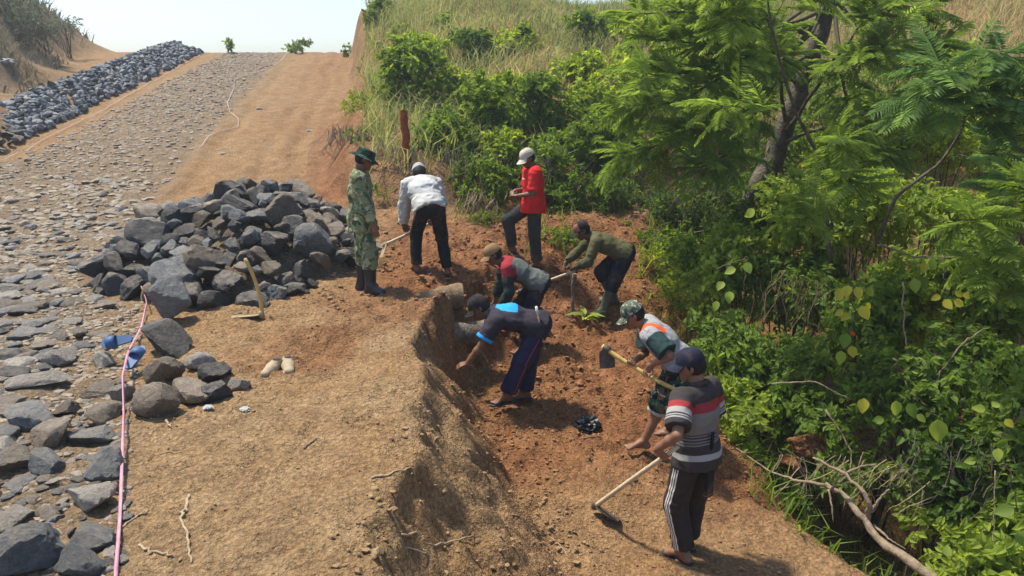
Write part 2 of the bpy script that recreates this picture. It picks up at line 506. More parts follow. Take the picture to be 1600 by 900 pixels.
# the heap beside the road: every rock is a thing
placed = []; HEAP = []
def try_place(x, y, r, k):
    for (a, b, c) in placed:
        if (a-x)**2 + (b-y)**2 < (k*(r+c))**2: return False
    placed.append((x, y, r)); return True
def zone_of(x, y):
    h = float(heap(np.array([x]), np.array([y]))[0])
    if h > 0.72: return "on top of the heap"
    if h < 0.20: return "at the foot of the heap"
    if x < -4.0: return "on the heap's flank by the road"
    if x > -3.1: return "on the heap near the camouflaged man"
    return "on the heap above the upright hoe" if y < 10.5 else "low behind the top of the heap"
for layer, (count, r0, r1) in enumerate(((28, 0.22, 0.30), (140, 0.12, 0.20), (80, 0.07, 0.11))):
    n = 0
    for t in range(6000):
        x = rnd.uniform(-5.7, -1.7); y = rnd.uniform(8.1, 12.6)
        h = float(heap(np.array([x]), np.array([y]))[0])
        if h < 0.02 or (y > 11.8 and h < 0.3): continue
        r = rnd.uniform(r0, r1)
        if layer == 0 and h < 0.12: continue
        if not try_place(x, y, r, (0.62, 0.52, 0.5)[layer]): continue
        col = rnd.choices(["blue-grey", "dark grey", "brown", "pale tan"], [3, 6, 3.5, 0.25 if h > 0.3 else 1.4])[0]
        size = {0: "big", 1: "middling", 2: "small"}[layer]
        base = float(soil_height(np.array([x]), np.array([y]))[0])
        z = base + max(h - 0.10, 0.0) + r*0.12 + (rnd.uniform(-0.03, 0.10) if h > 0.2 else 0)
        zone = zone_of(x, y)
        HEAP.append((x/(y*0.964 + 0.66), rock_at(x, y, z, r, col, f"{size} {col} rock {zone}", f"{size} {col} rocks {zone}")))
        n += 1
        if n >= count: break

# rocks alike in size, colour and place are told apart by their order, counted from the laid road
ORDINAL = ["first", "second", "third", "fourth", "fifth", "sixth", "seventh", "eighth", "ninth"]
by = {}
for q, o in HEAP: by.setdefault(o["label"], []).append((q, o))
for lb, mem in by.items():
    mem.sort(key=lambda e: e[0])
    if 2 <= len(mem) <= 9:
        for i, (q, o) in enumerate(mem): o["label"] = lb + ", " + ORDINAL[i] + " from the road"
# ------------------------------------------------------------------ smooth solid modelling for figures (distance field -> surface)
def V(*a): return np.array(a, float)
def unit(v):
    v = np.asarray(v, float); return v/(np.linalg.norm(v) + 1e-12)

def cone(a, b, ra, rb, lat=None, flat=1.0): return ('c', V(*a), V(*b), ra, rb, None if lat is None else unit(lat), flat)
def blob(c, ax, r): return ('e', V(*c), np.array(ax, float), V(*r))

def prim_bounds(p, pad):
    if p[0] == 'c':
        r = max(p[3], p[4])*max(1, p[6]) + pad
        return np.minimum(p[1], p[2]) - r, np.maximum(p[1], p[2]) + r
    r = p[3].max() + pad
    return p[1] - r, p[1] + r

def prim_eval(p, X):
    if p[0] == 'c':
        _, a, b, ra, rb, lat, flat = p
        ba = b - a; L = ba @ ba + 1e-12
        pa = X - a
        t = np.clip(pa @ ba / L, 0, 1)
        d = pa - t[..., None]*ba
        if lat is not None:
            c = d @ lat
            d = d - (c*(1 - 1/flat))[..., None]*lat
        return np.sqrt((d*d).sum(-1)) - (ra + (rb-ra)*t)
    _, c, ax, r = p
    q = (X - c) @ ax.T
    k0 = np.sqrt(((q/r)**2).sum(-1)); k1 = np.sqrt(((q/(r*r))**2).sum(-1)) + 1e-9
    return k0*(k0-1)/k1

def smin(a, b, k):
    h = np.clip(0.5 + 0.5*(b-a)/k, 0, 1)
    return b*(1-h) + a*h - k*h*(1-h)

def solid(groups, h, kg=0.015, wrinkle=0.0, wseed=1, wfreq=(11, 11, 16)):
    """groups: dicts of prims, k, cuts; returns vertices and quads of the smooth union"""
    lo = np.min([prim_bounds(p, 0.04)[0] for g in groups for p in g['p']], axis=0)
    hi = np.max([prim_bounds(p, 0.04)[1] for g in groups for p in g['p']], axis=0)
    n = np.ceil((hi-lo)/h).astype(int) + 1
    F = np.full(n, 0.2, np.float64)
    axs = [lo[i] + h*np.arange(n[i]) for i in range(3)]
    for g in groups:
        glo = np.min([prim_bounds(p, 0.035)[0] for p in g['p']], axis=0); ghi = np.max([prim_bounds(p, 0.035)[1] for p in g['p']], axis=0)
        a = np.clip(((glo-lo)/h).astype(int), 0, n-1); b = np.clip(((ghi-lo)/h).astype(int)+2, 1, n)
        G = np.full(b-a, 0.2)
        for p in g['p']:
            plo, phi = prim_bounds(p, 0.035 + g.get('k', 0.02))
            pa = np.clip(((plo-lo)/h).astype(int), a, b-1); pb = np.clip(((phi-lo)/h).astype(int)+2, a+1, b)
            X = np.stack(np.meshgrid(axs[0][pa[0]:pb[0]], axs[1][pa[1]:pb[1]], axs[2][pa[2]:pb[2]], indexing='ij'), -1)
            s = tuple(slice(pa[i]-a[i], pb[i]-a[i]) for i in range(3))
            G[s] = smin(G[s], prim_eval(p, X), g.get('k', 0.02))
        cuts = g.get('cuts', [])
        if cuts:
            X = np.stack(np.meshgrid(axs[0][a[0]:b[0]], axs[1][a[1]:b[1]], axs[2][a[2]:b[2]], indexing='ij'), -1)
            for (pt, nr) in cuts:
                G = np.maximum(G, (X - V(*pt)) @ unit(nr))
        s = tuple(slice(a[i], b[i]) for i in range(3))
        F[s] = smin(F[s], G, kg)
    if wrinkle:
        near = np.abs(F) < 0.05
        idx = np.nonzero(near)
        P = np.stack([axs[i][idx[i]] for i in range(3)], 1)
        w1 = noise3(P[:, 0]*2.5, P[:, 1]*2.5, P[:, 2]*2.5, wseed+9)
        q = 1 - np.abs(noise3(P[:, 0]*wfreq[0] + 3*w1, P[:, 1]*wfreq[1] + 2*w1, P[:, 2]*wfreq[2], wseed))*2
        w2 = noise3(P[:, 0]*5, P[:, 1]*5, P[:, 2]*7, wseed+3)
        q2 = 1 - np.abs(noise3(P[:, 0]*23 + 2*w1, P[:, 1]*23, P[:, 2]*31 + 3*w1, wseed+5))*2
        F[idx] = F[idx] - wrinkle*(q*0.9 + w2*1.2 + q2*0.35)
    # surface nets
    S = F < 0
    C = [F[i:n[0]-1+i, j:n[1]-1+j, k:n[2]-1+k] for i in (0, 1) for j in (0, 1) for k in (0, 1)]
    cnt = sum((c < 0).astype(np.int8) for c in C)
    act = (cnt > 0) & (cnt < 8)
    ids = np.full(act.shape, -1, np.int64); ai = np.nonzero(act); ids[ai] = np.arange(len(ai[0]))
    vals = np.stack([c[ai] for c in C], 1)
    offs = np.array([(i, j, k) for i in (0, 1) for j in (0, 1) for k in (0, 1)], float)
    acc = np.zeros((len(vals), 3)); w = np.zeros(len(vals))
    for p in range(8):
        for q in range(p+1, 8):
            if abs(offs[p]-offs[q]).sum() != 1: continue
            x, y = vals[:, p], vals[:, q]
            m = (x < 0) != (y < 0)
            t = np.where(m, x/(x - y + 1e-20), 0)
            acc += np.where(m[:, None], offs[p] + t[:, None]*(offs[q]-offs[p]), 0); w += m
    verts = lo + h*(np.stack(ai, 1) + acc/w[:, None])
    quads = []
    for ax in range(3):
        u, v = (ax+1) % 3, (ax+2) % 3
        sl0 = [slice(None)]*3; sl1 = [slice(None)]*3
        sl0[ax] = slice(0, n[ax]-1); sl1[ax] = slice(1, n[ax])
        ch = S[tuple(sl0)] != S[tuple(sl1)]
        e = np.stack(np.nonzero(ch), 1)
        ok = (e[:, u] > 0) & (e[:, v] > 0) & (e[:, u] < n[u]-1) & (e[:, v] < n[v]-1)
        e = e[ok]
        def cell(du, dv):
            c = e.copy(); c[:, u] -= du; c[:, v] -= dv
            return ids[c[:, 0], c[:, 1], c[:, 2]]
        q = np.stack([cell(1, 1), cell(0, 1), cell(0, 0), cell(1, 0)], 1)
        flip = ~S[e[:, 0], e[:, 1], e[:, 2]]
        q[flip] = q[flip][:, ::-1]
        quads.append(q)
    quads = np.vstack(quads)
    return verts, quads[(quads >= 0).all(1)]

def ik(a, b, l1, l2, pole):
    a, b = V(*a), V(*b); d = b - a; L = np.linalg.norm(d)
    if L > (l1+l2)*0.999:
        b = a + d/L*(l1+l2)*0.999; d = b-a; L = np.linalg.norm(d)
    x = (l1*l1 - l2*l2 + L*L)/(2*L)
    hgt = math.sqrt(max(l1*l1 - x*x, 0))
    u = d/L; p = V(*pole); p = unit(p - u*(p @ u))
    return a + u*x + p*hgt, b

def rot_about(v, axis, ang):
    axis = unit(axis)
    return v*math.cos(ang) + np.cross(axis, v)*math.sin(ang) + axis*(axis @ v)*(1-math.cos(ang))

def hand_prims(W, d, n, side, curl, spread=1.0):
    """side +1 left hand, -1 right hand; n is the way the palm faces"""
    d, n = unit(d), unit(n - unit(d)*(n @ unit(d)))
    thumb = unit(np.cross(d, n))*(-side)
    out = []
    for j, ln in zip((1.5, 0.5, -0.5, -1.5), (0.95, 1.05, 1.0, 0.8)):
        k0 = W + thumb*j*0.012 + d*0.012
        k1 = W + thumb*j*0.0205*spread + d*0.088*(1 - 0.03*abs(j-0.5))
        out.append(cone(k0, k1, 0.0145, 0.0115))
        a = k1; ang = 0
        for c, l, r in zip(curl, (0.043, 0.028, 0.022), (0.0098, 0.0090, 0.0082)):
            ang += c
            dd = rot_about(d, np.cross(d, n), ang)
            b = a + dd*l*ln; out.append(cone(a, b, r, r*0.92)); a = b
    t0 = W + d*0.022 + thumb*0.018 + n*0.008
    t1 = t0 + unit(thumb*0.75 + d*0.7 + n*0.5)*0.042
    t2 = t1 + unit(d*0.8 + n*0.9*min(1, curl[0]+0.2) - thumb*0.1)*0.034
    t3 = t2 + unit(d*0.5 + n*1.0*min(1, curl[0]+0.2) - thumb*0.35)*0.026
    out += [cone(W, t0, 0.016, 0.0145), cone(t0, t1, 0.0145, 0.0115), cone(t1, t2, 0.0112, 0.0100), cone(t2, t3, 0.0098, 0.0085)]
    return out

def grip(E, H, axis, flip=1):
    """wrist, finger direction and palm direction of a hand closed round a handle at H"""
    a = unit(axis); d = unit(H - E); d = unit(d - a*(d @ a)*0.85)
    d = unit(d - a*(d @ a))
    n = np.cross(a, d)*flip
    return H - d*0.082 - n*0.026, d, n

def foot_prims(A, fwd, lat, toe_side, size=1.0):
    """bare foot under ankle A; fwd and lat are unit vectors, toe_side sign of the big toe along lat"""
    up = V(0, 0, 1); s = size
    heel = A + up*(-0.045*s) - fwd*0.035*s
    ball = A + up*(-0.058*s) + fwd*0.125*s
    out = [cone(A, heel, 0.037*s, 0.034*s), cone(heel, ball + lat*0.018*s*toe_side, 0.032*s, 0.024*s, lat, 1.15), cone(A + fwd*0.02*s, ball - lat*0.022*s*toe_side, 0.034*s, 0.021*s, lat, 1.2)]
    for i in range(5):
        b = ball + lat*toe_side*(0.034 - 0.0175*i)*s + up*(-0.003*s)
        out.append(cone(b, b + fwd*(0.055 - 0.007*i)*s - up*0.002, 0.0125*s if i == 0 else 0.0095*s, 0.0115*s if i == 0 else 0.0085*s))
    return out

class Figure:
    def __init__(s, name_label, base, heading, **k):
        s.base = V(base[0], base[1], gz(base[0], base[1])); s.heading = R(heading)
        s.root = thing("person", name_label, "person", tuple(s.base), s.heading, k.get('group'))
        s.c, s.s_ = math.cos(s.heading), math.sin(s.heading)
        s.S = k.get('size', 1.0)
    def loc(s, x, y, z):
        dx, dy = x - s.base[0], y - s.base[1]
        return V(dx*s.c + dy*s.s_, -dx*s.s_ + dy*s.c, z - s.base[2])
    def wor(s, p):
        return V(s.base[0] + p[0]*s.c - p[1]*s.s_, s.base[1] + p[0]*s.s_ + p[1]*s.c, s.base[2] + p[2])
    def floor(s, x, y):
        w = s.wor((x, y, 0)); return gz(w[0], w[1]) - s.base[2]
    def pose(s, pelvis, spine, spine2=None, hip_yaw=0, sh_yaw=0, head_dir=(1, 0, -0.2), head_up=(0, 0, 1), feet=((0, .1), (0, -.1)), foot_z=(None, None), foot_yaw=(0.15, -0.15), knee_pole=((1, .15, 0), (1, -.15, 0)),
             hands=None, elbow_pole=((-1, .5, 0), (-1, -.5, 0)), foot_pitch=(0, 0), neck_fwd=0.0):
        k = s.S
        s.P = V(*pelvis); sp = unit(spine); sp2 = unit(spine2 if spine2 is not None else spine)
        s.hl = V(-math.sin(hip_yaw), math.cos(hip_yaw), 0)
        s.C = s.P + sp*0.25*k; s.N = s.C + sp2*0.25*k
        sl = V(-math.sin(sh_yaw), math.cos(sh_yaw), 0); sl = unit(sl - sp2*(sl @ sp2)*0.6); s.sl = sl
        s.sp, s.sp2 = sp, sp2
        s.front = unit(np.cross(s.hl, sp)); s.front2 = unit(np.cross(sl, sp2))
        s.hf = unit(head_dir); hu = V(*head_up); s.hu = unit(hu - s.hf*(hu @ s.hf)); s.hs = np.cross(s.hu, s.hf)
        s.neck_top = s.N + unit(sp2 + s.hu*0.7 + s.hf*neck_fwd)*0.075*k
        s.H = s.neck_top + s.hu*0.085*k + s.hf*0.022*k
        s.hip = [s.P + s.hl*0.092*k*g - sp*0.02 for g in (1, -1)]
        s.sh = [s.N + sl*0.178*k*g - sp2*0.045*k for g in (1, -1)]
        s.knee, s.ank, s.ffw = [], [], []
        for i, g in enumerate((1, -1)):
            fx, fy = feet[i]
            z = s.floor(fx, fy) if foot_z[i] is None else foot_z[i]
            A = V(fx, fy, z + 0.083*k)
            kn, an = ik(s.hip[i], A, 0.415*k, 0.405*k, knee_pole[i])
            s.knee.append(kn); s.ank.append(an)
            fw = V(math.cos(foot_yaw[i]), math.sin(foot_yaw[i]), math.sin(foot_pitch[i])); s.ffw.append(unit(fw))
        s.elb, s.wri, s.hnd = [], [], []
        for i, g in enumerate((1, -1)):
            spec = hands[i]
            if spec[0] == 'grip':
                Hh, ax = V(*spec[1]), V(*spec[2]); flip = spec[3] if len(spec) > 3 else 1
                e = s.sh[i]*0.4 + Hh*0.6
                for _ in range(3):
                    W, d, n = grip(e, Hh, ax, flip)
                    e, W2 = ik(s.sh[i], W, 0.285*k, 0.25*k, elbow_pole[i])
                s.elb.append(e); s.wri.append(W2); s.hnd.append((d, n, (1.15, 1.25, 0.8)))
            else:
                W = V(*spec[1]); e, W = ik(s.sh[i], W, 0.285*k, 0.25*k, elbow_pole[i])
                d = unit(W - e) if len(spec) < 3 or spec[2] is None else unit(spec[2])
                n = V(*spec[3]) if len(spec) > 3 else -s.hl*g
                s.elb.append(e); s.wri.append(W); s.hnd.append((d, n, spec[4] if len(spec) > 4 else (0.35, 0.4, 0.3)))
        return s
    # ---- primitives
    def torso(s, grow=0.0):
        k = s.S; w = s.hl; w2 = s.sl
        return [cone(s.P - s.sp*0.01, s.P + s.sp*0.10, 0.112*k+grow, 0.100*k+grow, w, 1.34), cone(s.P + s.sp*0.10, s.C + s.sp2*0.06, 0.098*k+grow, 0.108*k+grow, w, 1.34),
                cone(s.C + s.sp2*0.03, s.N - s.sp2*0.10, 0.110*k+grow, 0.100*k+grow, w2, 1.45), cone(s.sh[0]*0.82 + s.sh[1]*0.18, s.sh[1]*0.82 + s.sh[0]*0.18, 0.070*k+grow, 0.070*k+grow),
                blob(s.P - s.front*0.045 - s.sp*0.03, np.eye(3), (0.105+grow, 0.125+grow, 0.105+grow))]
    def arm(s, i, grow=0.0, upto=2.0):
        k = s.S; sh, e, w = s.sh[i], s.elb[i], s.wri[i]
        out = [cone(sh, sh + (e-sh)*0.5, 0.056*k+grow, 0.047*k+grow), cone(sh + (e-sh)*0.5, e, 0.047*k+grow, 0.037*k+grow)]
        if upto > 1:
            out += [cone(e, e + (w-e)*0.35, 0.037*k+grow, 0.038*k+grow), cone(e + (w-e)*0.35, w, 0.038*k+grow, 0.025*k+grow)]
        return out
    def leg(s, i, grow=0.0, foot=True):
        k = s.S; hp, kn, an = s.hip[i], s.knee[i], s.ank[i]
        back = -s.front
        out = [cone(hp, kn, 0.088*k+grow, 0.056*k+grow), cone(kn, kn + (an-kn)*0.3 + back*0.012, 0.054*k+grow, 0.054*k+grow), cone(kn + (an-kn)*0.3 + back*0.012, an, 0.053*k+grow, 0.036*k+grow)]
        return out
    def build_body(s, skin, h=0.0100, bare=True, shoes=False):
        k = s.S
        ax = np.array([s.hf, s.hs, s.hu]); H = s.H
        head = [blob(H + s.hu*0.025 - s.hf*0.008, ax, (0.098*k, 0.077*k, 0.100*k)), cone(H + s.hf*0.030 - s.hu*0.02, H + s.hf*0.058 - s.hu*0.083, 0.060*k, 0.034*k, s.hs, 1.1),
                cone(H + s.hf*0.085 + s.hu*0.012, H + s.hf*0.106 - s.hu*0.026, 0.010, 0.0150), cone(H + s.hf*0.075 + s.hu*0.032 + s.hs*0.035, H + s.hf*0.075 + s.hu*0.032 - s.hs*0.035, 0.016, 0.016),
                cone(H + s.hf*0.082 - s.hu*0.056 + s.hs*0.016, H + s.hf*0.082 - s.hu*0.056 - s.hs*0.016, 0.011, 0.011)]
        for g in (1, -1):
            head.append(blob(H + s.hs*0.079*g - s.hf*0.008 + s.hu*0.005, np.array([unit(s.hf - s.hs*0.5*g), unit(s.hs*g + s.hf*0.5), s.hu]), (0.019, 0.010, 0.032)))
            head.append(cone(H + s.hf*0.055 + s.hs*0.038*g - s.hu*0.018, H + s.hf*0.06 + s.hs*0.03*g - s.hu*0.03, 0.026, 0.024))
        groups = [dict(p=s.torso(-0.012), k=0.05), dict(p=[cone(s.N - s.sp2*0.03, s.neck_top, 0.062*k, 0.054*k), cone(s.neck_top, H - s.hf*0.015, 0.054*k, 0.054*k)] , k=0.02), dict(p=head, k=0.014)]
        for i, g in enumerate((1, -1)):
            d, n, curl = s.hnd[i]
            groups.append(dict(p=s.arm(i), k=0.02))
            groups.append(dict(p=[cone(s.wri[i] - unit(s.wri[i]-s.elb[i])*0.05, s.wri[i], 0.027*k, 0.022*k)] + hand_prims(s.wri[i], d, n, g, curl), k=0.006))
            groups.append(dict(p=s.leg(i), k=0.03))
            fw = s.ffw[i]; lat = unit(np.cross(V(0, 0, 1), fw))
            groups.append(dict(p=foot_prims(s.ank[i], fw, lat, -g, k), k=0.010))
        v, q = solid(groups, h, 0.012)
        me = mesh_np("body", v, q, True)
        o = put("body", me, skin, s.root)
        # eyes and brows and lips painted on the faces that lie there
        me.materials.append(MATS["eye"]); me.materials.append(MATS["lip"]); me.materials.append(MATS["nail"])
        c = v[q].mean(1); mi = np.zeros(len(q), np.int32)
        r = c - H
        f_, s_, u_ = r @ s.hf, r @ s.hs, r @ s.hu
        mi[(f_ > 0.05) & (np.abs(np.abs(s_)-0.031) < 0.013) & (np.abs(u_-0.008) < 0.007)] = 1
        mi[(f_ > 0.05) & (np.abs(np.abs(s_)-0.032) < 0.018) & (np.abs(u_-0.034) < 0.006)] = 1
        mi[(f_ > 0.07) & (np.abs(s_) < 0.023) & (np.abs(u_+0.056) < 0.009)] = 2
        me.polygons.foreach_set("material_index", mi)
        return o
    def cloth(s, name, groups, mat, h=0.012, wr=0.006, seed=1, kg=0.02):
        v, q = solid(groups, h, kg, wr, seed)
        me = mesh_np(name, v, q, True)
        r = v - s.P
        ax = s.N - s.P
        fattr(me, "along", (r @ unit(ax))/np.linalg.norm(ax))
        fattr(me, "back", -(v - s.N) @ s.front2); fattr(me, "across", r @ s.hl); fattr(me, "depth", r @ s.front)
        # the leg's own run and the offset towards its outer side
        la = np.zeros(len(v)); lo_ = np.zeros(len(v)); best = np.full(len(v), 9.0); lf = np.zeros(len(v)); which = np.zeros(len(v))
        for i, g in enumerate((1, -1)):
            for a, b, t0 in ((s.hip[i], s.knee[i], 0), (s.knee[i], s.ank[i], 1)):
                ba = b-a; t = np.clip((v-a) @ ba/(ba @ ba), 0, 1); d = v - a - t[:, None]*ba
                dist = np.linalg.norm(d, axis=1); m = dist < best
                fr = unit(s.front - unit(ba)*(s.front @ unit(ba))); side = unit(np.cross(unit(ba), fr))
                if side @ s.hl*g < 0: side = -side
                best[m] = dist[m]; la[m] = (t0+t)[m]; lo_[m] = (d @ side)[m]; lf[m] = (d @ fr)[m]; which[m] = i
        fattr(me, "leg_run", la); fattr(me, "leg_out", lo_); fattr(me, "leg_front", lf); fattr(me, "leg_which", which)
        # the sleeve's run: 0 shoulder, 1 elbow, 2 wrist; below 0 on the torso
        ar = np.full(len(v), -1.0)
        for i in (0, 1):
            for a, b, t0, rr in ((s.sh[i], s.elb[i], 0, 0.115), (s.elb[i], s.wri[i], 1, 0.09)):
                ba = b-a; t = (v-a) @ ba/(ba @ ba); d = v - a - np.clip(t, 0, 1)[:, None]*ba
                m = (np.linalg.norm(d, axis=1) < rr) & (t > 0)
                ar[m] = (t0+np.clip(t, 0, 1))[m]
        fattr(me, "sleeve", ar)
        return put(name, me, mat, s.root)
    def shirt(s, mat, sleeves=2.0, hem=-0.08, grow=0.014, seed=1, wr=0.006, name="shirt", loose=0.02):
        tor = s.torso(grow)
        tor.append(cone(s.P + s.sp*0.05, s.P + s.sp*hem*1.0 - s.sp*0.02, 0.112*s.S+grow+loose*0.4, 0.118*s.S+grow+loose, s.hl, 1.36))
        tor.append(cone(s.N - s.sp2*0.02, s.N + s.sp2*0.015, 0.066*s.S, 0.062*s.S))
        gs = [dict(p=tor, k=0.05, cuts=[(s.P + s.sp*hem, -s.sp), (s.N + s.sp2*0.035 + s.front2*0.0, unit(s.sp2*1.0 + s.front2*0.35))])]
        for i in (0, 1):
            sh, e, w = s.sh[i], s.elb[i], s.wri[i]
            if sleeves > 1.2:
                gs.append(dict(p=s.arm(i, grow+0.006), k=0.03, cuts=[(e + (w-e)*(sleeves-1), w-e)]))
            else:
                cpt = sh + (e-sh)*sleeves
                gs.append(dict(p=[cone(sh, cpt + (e-sh)*0.1, 0.062*s.S+grow, 0.062*s.S+grow+0.008)], k=0.03, cuts=[(cpt, e-sh)]))
        return s.cloth(name, gs, mat, 0.0118, wr, seed, 0.03)
    def trousers(s, mat, upto=1.93, grow=0.016, flare=0.012, seed=2, wr=0.006, name="trousers", top=0.09):
        gs = [dict(p=[cone(s.P - s.sp*0.02, s.P + s.sp*0.09, 0.112*s.S+grow*0.7, 0.104*s.S+grow*0.6, s.hl, 1.34), blob(s.P - s.front*0.045 - s.sp*0.03, np.eye(3), (0.108+grow*0.7, 0.13+grow*0.7, 0.11+grow*0.7))], k=0.04, cuts=[(s.P + s.sp*top, s.sp)])]
        for i in (0, 1):
            hp, kn, an = s.hip[i], s.knee[i], s.ank[i]
            if upto > 1:
                t = upto-1; end = kn + (an-kn)*t
                pr = [cone(hp, kn, 0.096*s.S+grow*0.8, 0.064*s.S+grow+flare*0.5), cone(kn, kn + (an-kn)*min(t+0.06, 1.2), 0.064*s.S+grow+flare*0.5, 0.050*s.S+grow+flare)]
                cut = [(end, an-kn)]
            else:
                end = hp + (kn-hp)*upto
                pr = [cone(hp, end + (kn-hp)*0.08, 0.096*s.S+grow, 0.074*s.S+grow+flare)]
                cut = [(end, kn-hp)]
            gs.append(dict(p=pr, k=0.03, cuts=cut))
        return s.cloth(name, gs, mat, 0.011, wr, seed, 0.03)
    def boots(s, mat, top=0.42):
        for i in (0, 1):
            kn, an, fw = s.knee[i], s.ank[i], s.ffw[i]
            lat = unit(np.cross(V(0, 0, 1), fw)); up = V(0, 0, 1)
            sole = an - up*0.058
            gs = [dict(p=[cone(kn + (an-kn)*(1-top), an + up*0.02, 0.076, 0.060), cone(an + up*0.01, sole - fw*0.03 + up*0.01, 0.054, 0.046), cone(sole - fw*0.04, sole + fw*0.15, 0.043, 0.043, lat, 1.1), cone(an, sole + fw*0.14, 0.05, 0.038)], k=0.03,
                       cuts=[(kn + (an-kn)*(1-top), kn-an), (an - up*0.083, -up)])]
            v, q = solid(gs, 0.010, 0.02, 0.003, 7+i)
            put("boot", mesh_np("boot", v, q, True), mat, s.root)
    def sandals(s, sole_mat, strap_mat):
        for i, g in enumerate((1, -1)):
            an, fw = s.ank[i], s.ffw[i]; lat = unit(np.cross(V(0, 0, 1), fw)); up = unit(np.cross(fw, lat))
            b0 = an - V(0, 0, 0.088)
            b = Bag(); ring = []
            prof = [(-0.085, 0.0), (-0.07, 0.033), (0, 0.036), (0.08, 0.043), (0.15, 0.045), (0.19, 0.032), (0.205, 0.0)]
            out = [(x, y) for x, y in prof] + [(x, -y) for x, y in prof[::-1][1:-1]]
            n = len(out)
            v = [b0 + fw*x + lat*y + up*0.008 for x, y in out] + [b0 + fw*x + lat*y - up*0.010 for x, y in out]
            f = [tuple(range(n))[::-1], tuple(range(n, 2*n))] + [(j, (j+1) % n, n+(j+1) % n, n+j) for j in range(n)]
            b.add(v, f)
            so = put("sandal", b.mesh("sandal", False), sole_mat, s.root)
            b = Bag(); toe = b0 + fw*0.13 + up*0.012
            for y in (0.04, -0.04):
                p0 = b0 + fw*0.04 + lat*y + up*0.01; p1 = b0 + fw*0.085 + lat*y*0.7 + up*0.055
                b.add(*tube_vf([p0, p1, toe + up*0.03, toe], [0.006]*4, 6))
            put("strap", b.mesh("strap"), strap_mat, so)
    def hair(s, mat, low=-0.06):
        ax = np.array([s.hf, s.hs, s.hu]); H = s.H; k = s.S
        gs = [dict(p=[blob(H + s.hu*0.025 - s.hf*0.012, ax, (0.104*k, 0.083*k, 0.105*k)), cone(H - s.hf*0.05 - s.hu*0.02, H - s.hf*0.045 - s.hu*0.05, 0.055, 0.045, s.hs, 1.2)], k=0.02,
                   cuts=[(H + s.hf*0.012 + s.hu*0.01, unit(s.hf - s.hu*0.35)), (H + s.hu*low, -s.hu)])]
        v, q = solid(gs, 0.008, 0.02, 0.003, 3, (40, 40, 40))
        return put("hair", mesh_np("hair", v, q, True), mat, s.root)
    def hat_frame(s, lift=0.035, tilt=0.0):
        c = s.H + s.hu*lift - s.hf*0.006
        f = unit(s.hf - s.hu*tilt); u = unit(np.cross(f, s.hs)); 
        return c, f, s.hs, u
    def cap(s, crown_mat, brim_mat, lift=0.040, tilt=0.0, front_mat=None, height=0.108, sag=0.0):
        c, f, l, u = s.hat_frame(lift, tilt)
        b = Bag(); n, m = 26, 9
        vs_, fs_ = [], []
        for j in range(m):
            t = j/(m-1)*math.pi/2
            rr = math.cos(t)**0.72; zz = math.sin(t)
            for i in range(n):
                a = 2*math.pi*i/n
                seam = 1 + 0.012*math.cos(a*6)*(1-zz)
                flatf = 1.0
                vs_.append(c + f*math.cos(a)*0.112*rr*seam*flatf + l*math.sin(a)*0.092*rr*seam + u*(zz*height - 0.004*math.cos(a*3)*rr - sag*max(0, -math.cos(a))*zz))
        for j in range(m-1):
            for i in range(n):
                k = (i+1) % n; fs_.append((j*n+i, j*n+k, (j+1)*n+k, (j+1)*n+i))
        b.add(vs_, fs_)
        hat = put("cap", b.mesh("cap"), crown_mat, s.root)
        if front_mat is not None:
            hat.data.materials.append(front_mat)
            mi = [1 if ((i % n) < 5 or (i % n) > n-7) and i//n < 6 else 0 for i in range(len(fs_))]
            hat.data.polygons.foreach_set("material_index", mi)
        hat.data.update()
        b = Bag(); vs_, fs_ = [], []; nu, nv = 13, 6
        for th in (0.004, -0.003):
            for jv in range(nv):
                tv = jv/(nv-1)
                for iu in range(nu):
                    a = (iu/(nu-1)*2-1)*1.18
                    base = f*math.cos(a)*0.110 + l*math.sin(a)*0.090
                    ext = 0.082*tv*math.cos(a*0.9)**0.6 if abs(a) < 1.5 else 0
                    p = c + base + f*ext + l*math.sin(a)*0.010*tv
                    p = p + u*(0.006 + th - 0.020*tv - 0.022*(math.sin(a)**2)*(0.3+tv))
                    vs_.append(p)
        o = nu*nv
        for jv in range(nv-1):
            for iu in range(nu-1):
                q = (jv*nu+iu, jv*nu+iu+1, (jv+1)*nu+iu+1, (jv+1)*nu+iu); fs_.append(q[::-1]); fs_.append(tuple(x+o for x in q))
        for iu in range(nu-1):
            fs_.append((iu+(nv-1)*nu, iu+1+(nv-1)*nu, o+iu+1+(nv-1)*nu, o+iu+(nv-1)*nu))
        b.add(vs_, fs_); put("brim", b.mesh("brim"), brim_mat, hat)
        b = Bag(); top = c + u*height
        b.add(*tube_vf([top - u*0.004, top + u*0.002, top + u*0.005], [0.009, 0.008, 0.003], 8)); put("button", b.mesh("button"), crown_mat, hat)
        return hat
    def boonie(s, mat, band_mat, lift=0.040, tilt=0.1):
        c, f, l, u = s.hat_frame(lift, tilt)
        def ringmesh(name, prof, wave, m_):
            n = 36; vs_, fs_ = [], []
            for j, (rr, z) in enumerate(prof):
                for i in range(n):
                    a = 2*math.pi*i/n; w = wave*(j/(len(prof)-1))
                    vs_.append(c + f*math.cos(a)*(0.112*rr) + l*math.sin(a)*(0.094*rr) + u*(z + w*math.cos(2*a)*-1 + w*0.4*math.sin(3*a+1)))
            for j in range(len(prof)-1):
                for i in range(n):
                    k = (i+1) % n; fs_.append((j*n+i, j*n+k, (j+1)*n+k, (j+1)*n+i))
            b = Bag(); b.add(vs_, fs_); return b.mesh(name)
        hat = put("boonie_hat", ringmesh("boonie_hat", [(1.0, -0.005), (0.99, 0.03), (0.96, 0.06), (0.90, 0.078), (0.6, 0.086), (0.3, 0.088), (0.02, 0.088)], 0.0, mat), mat, s.root)
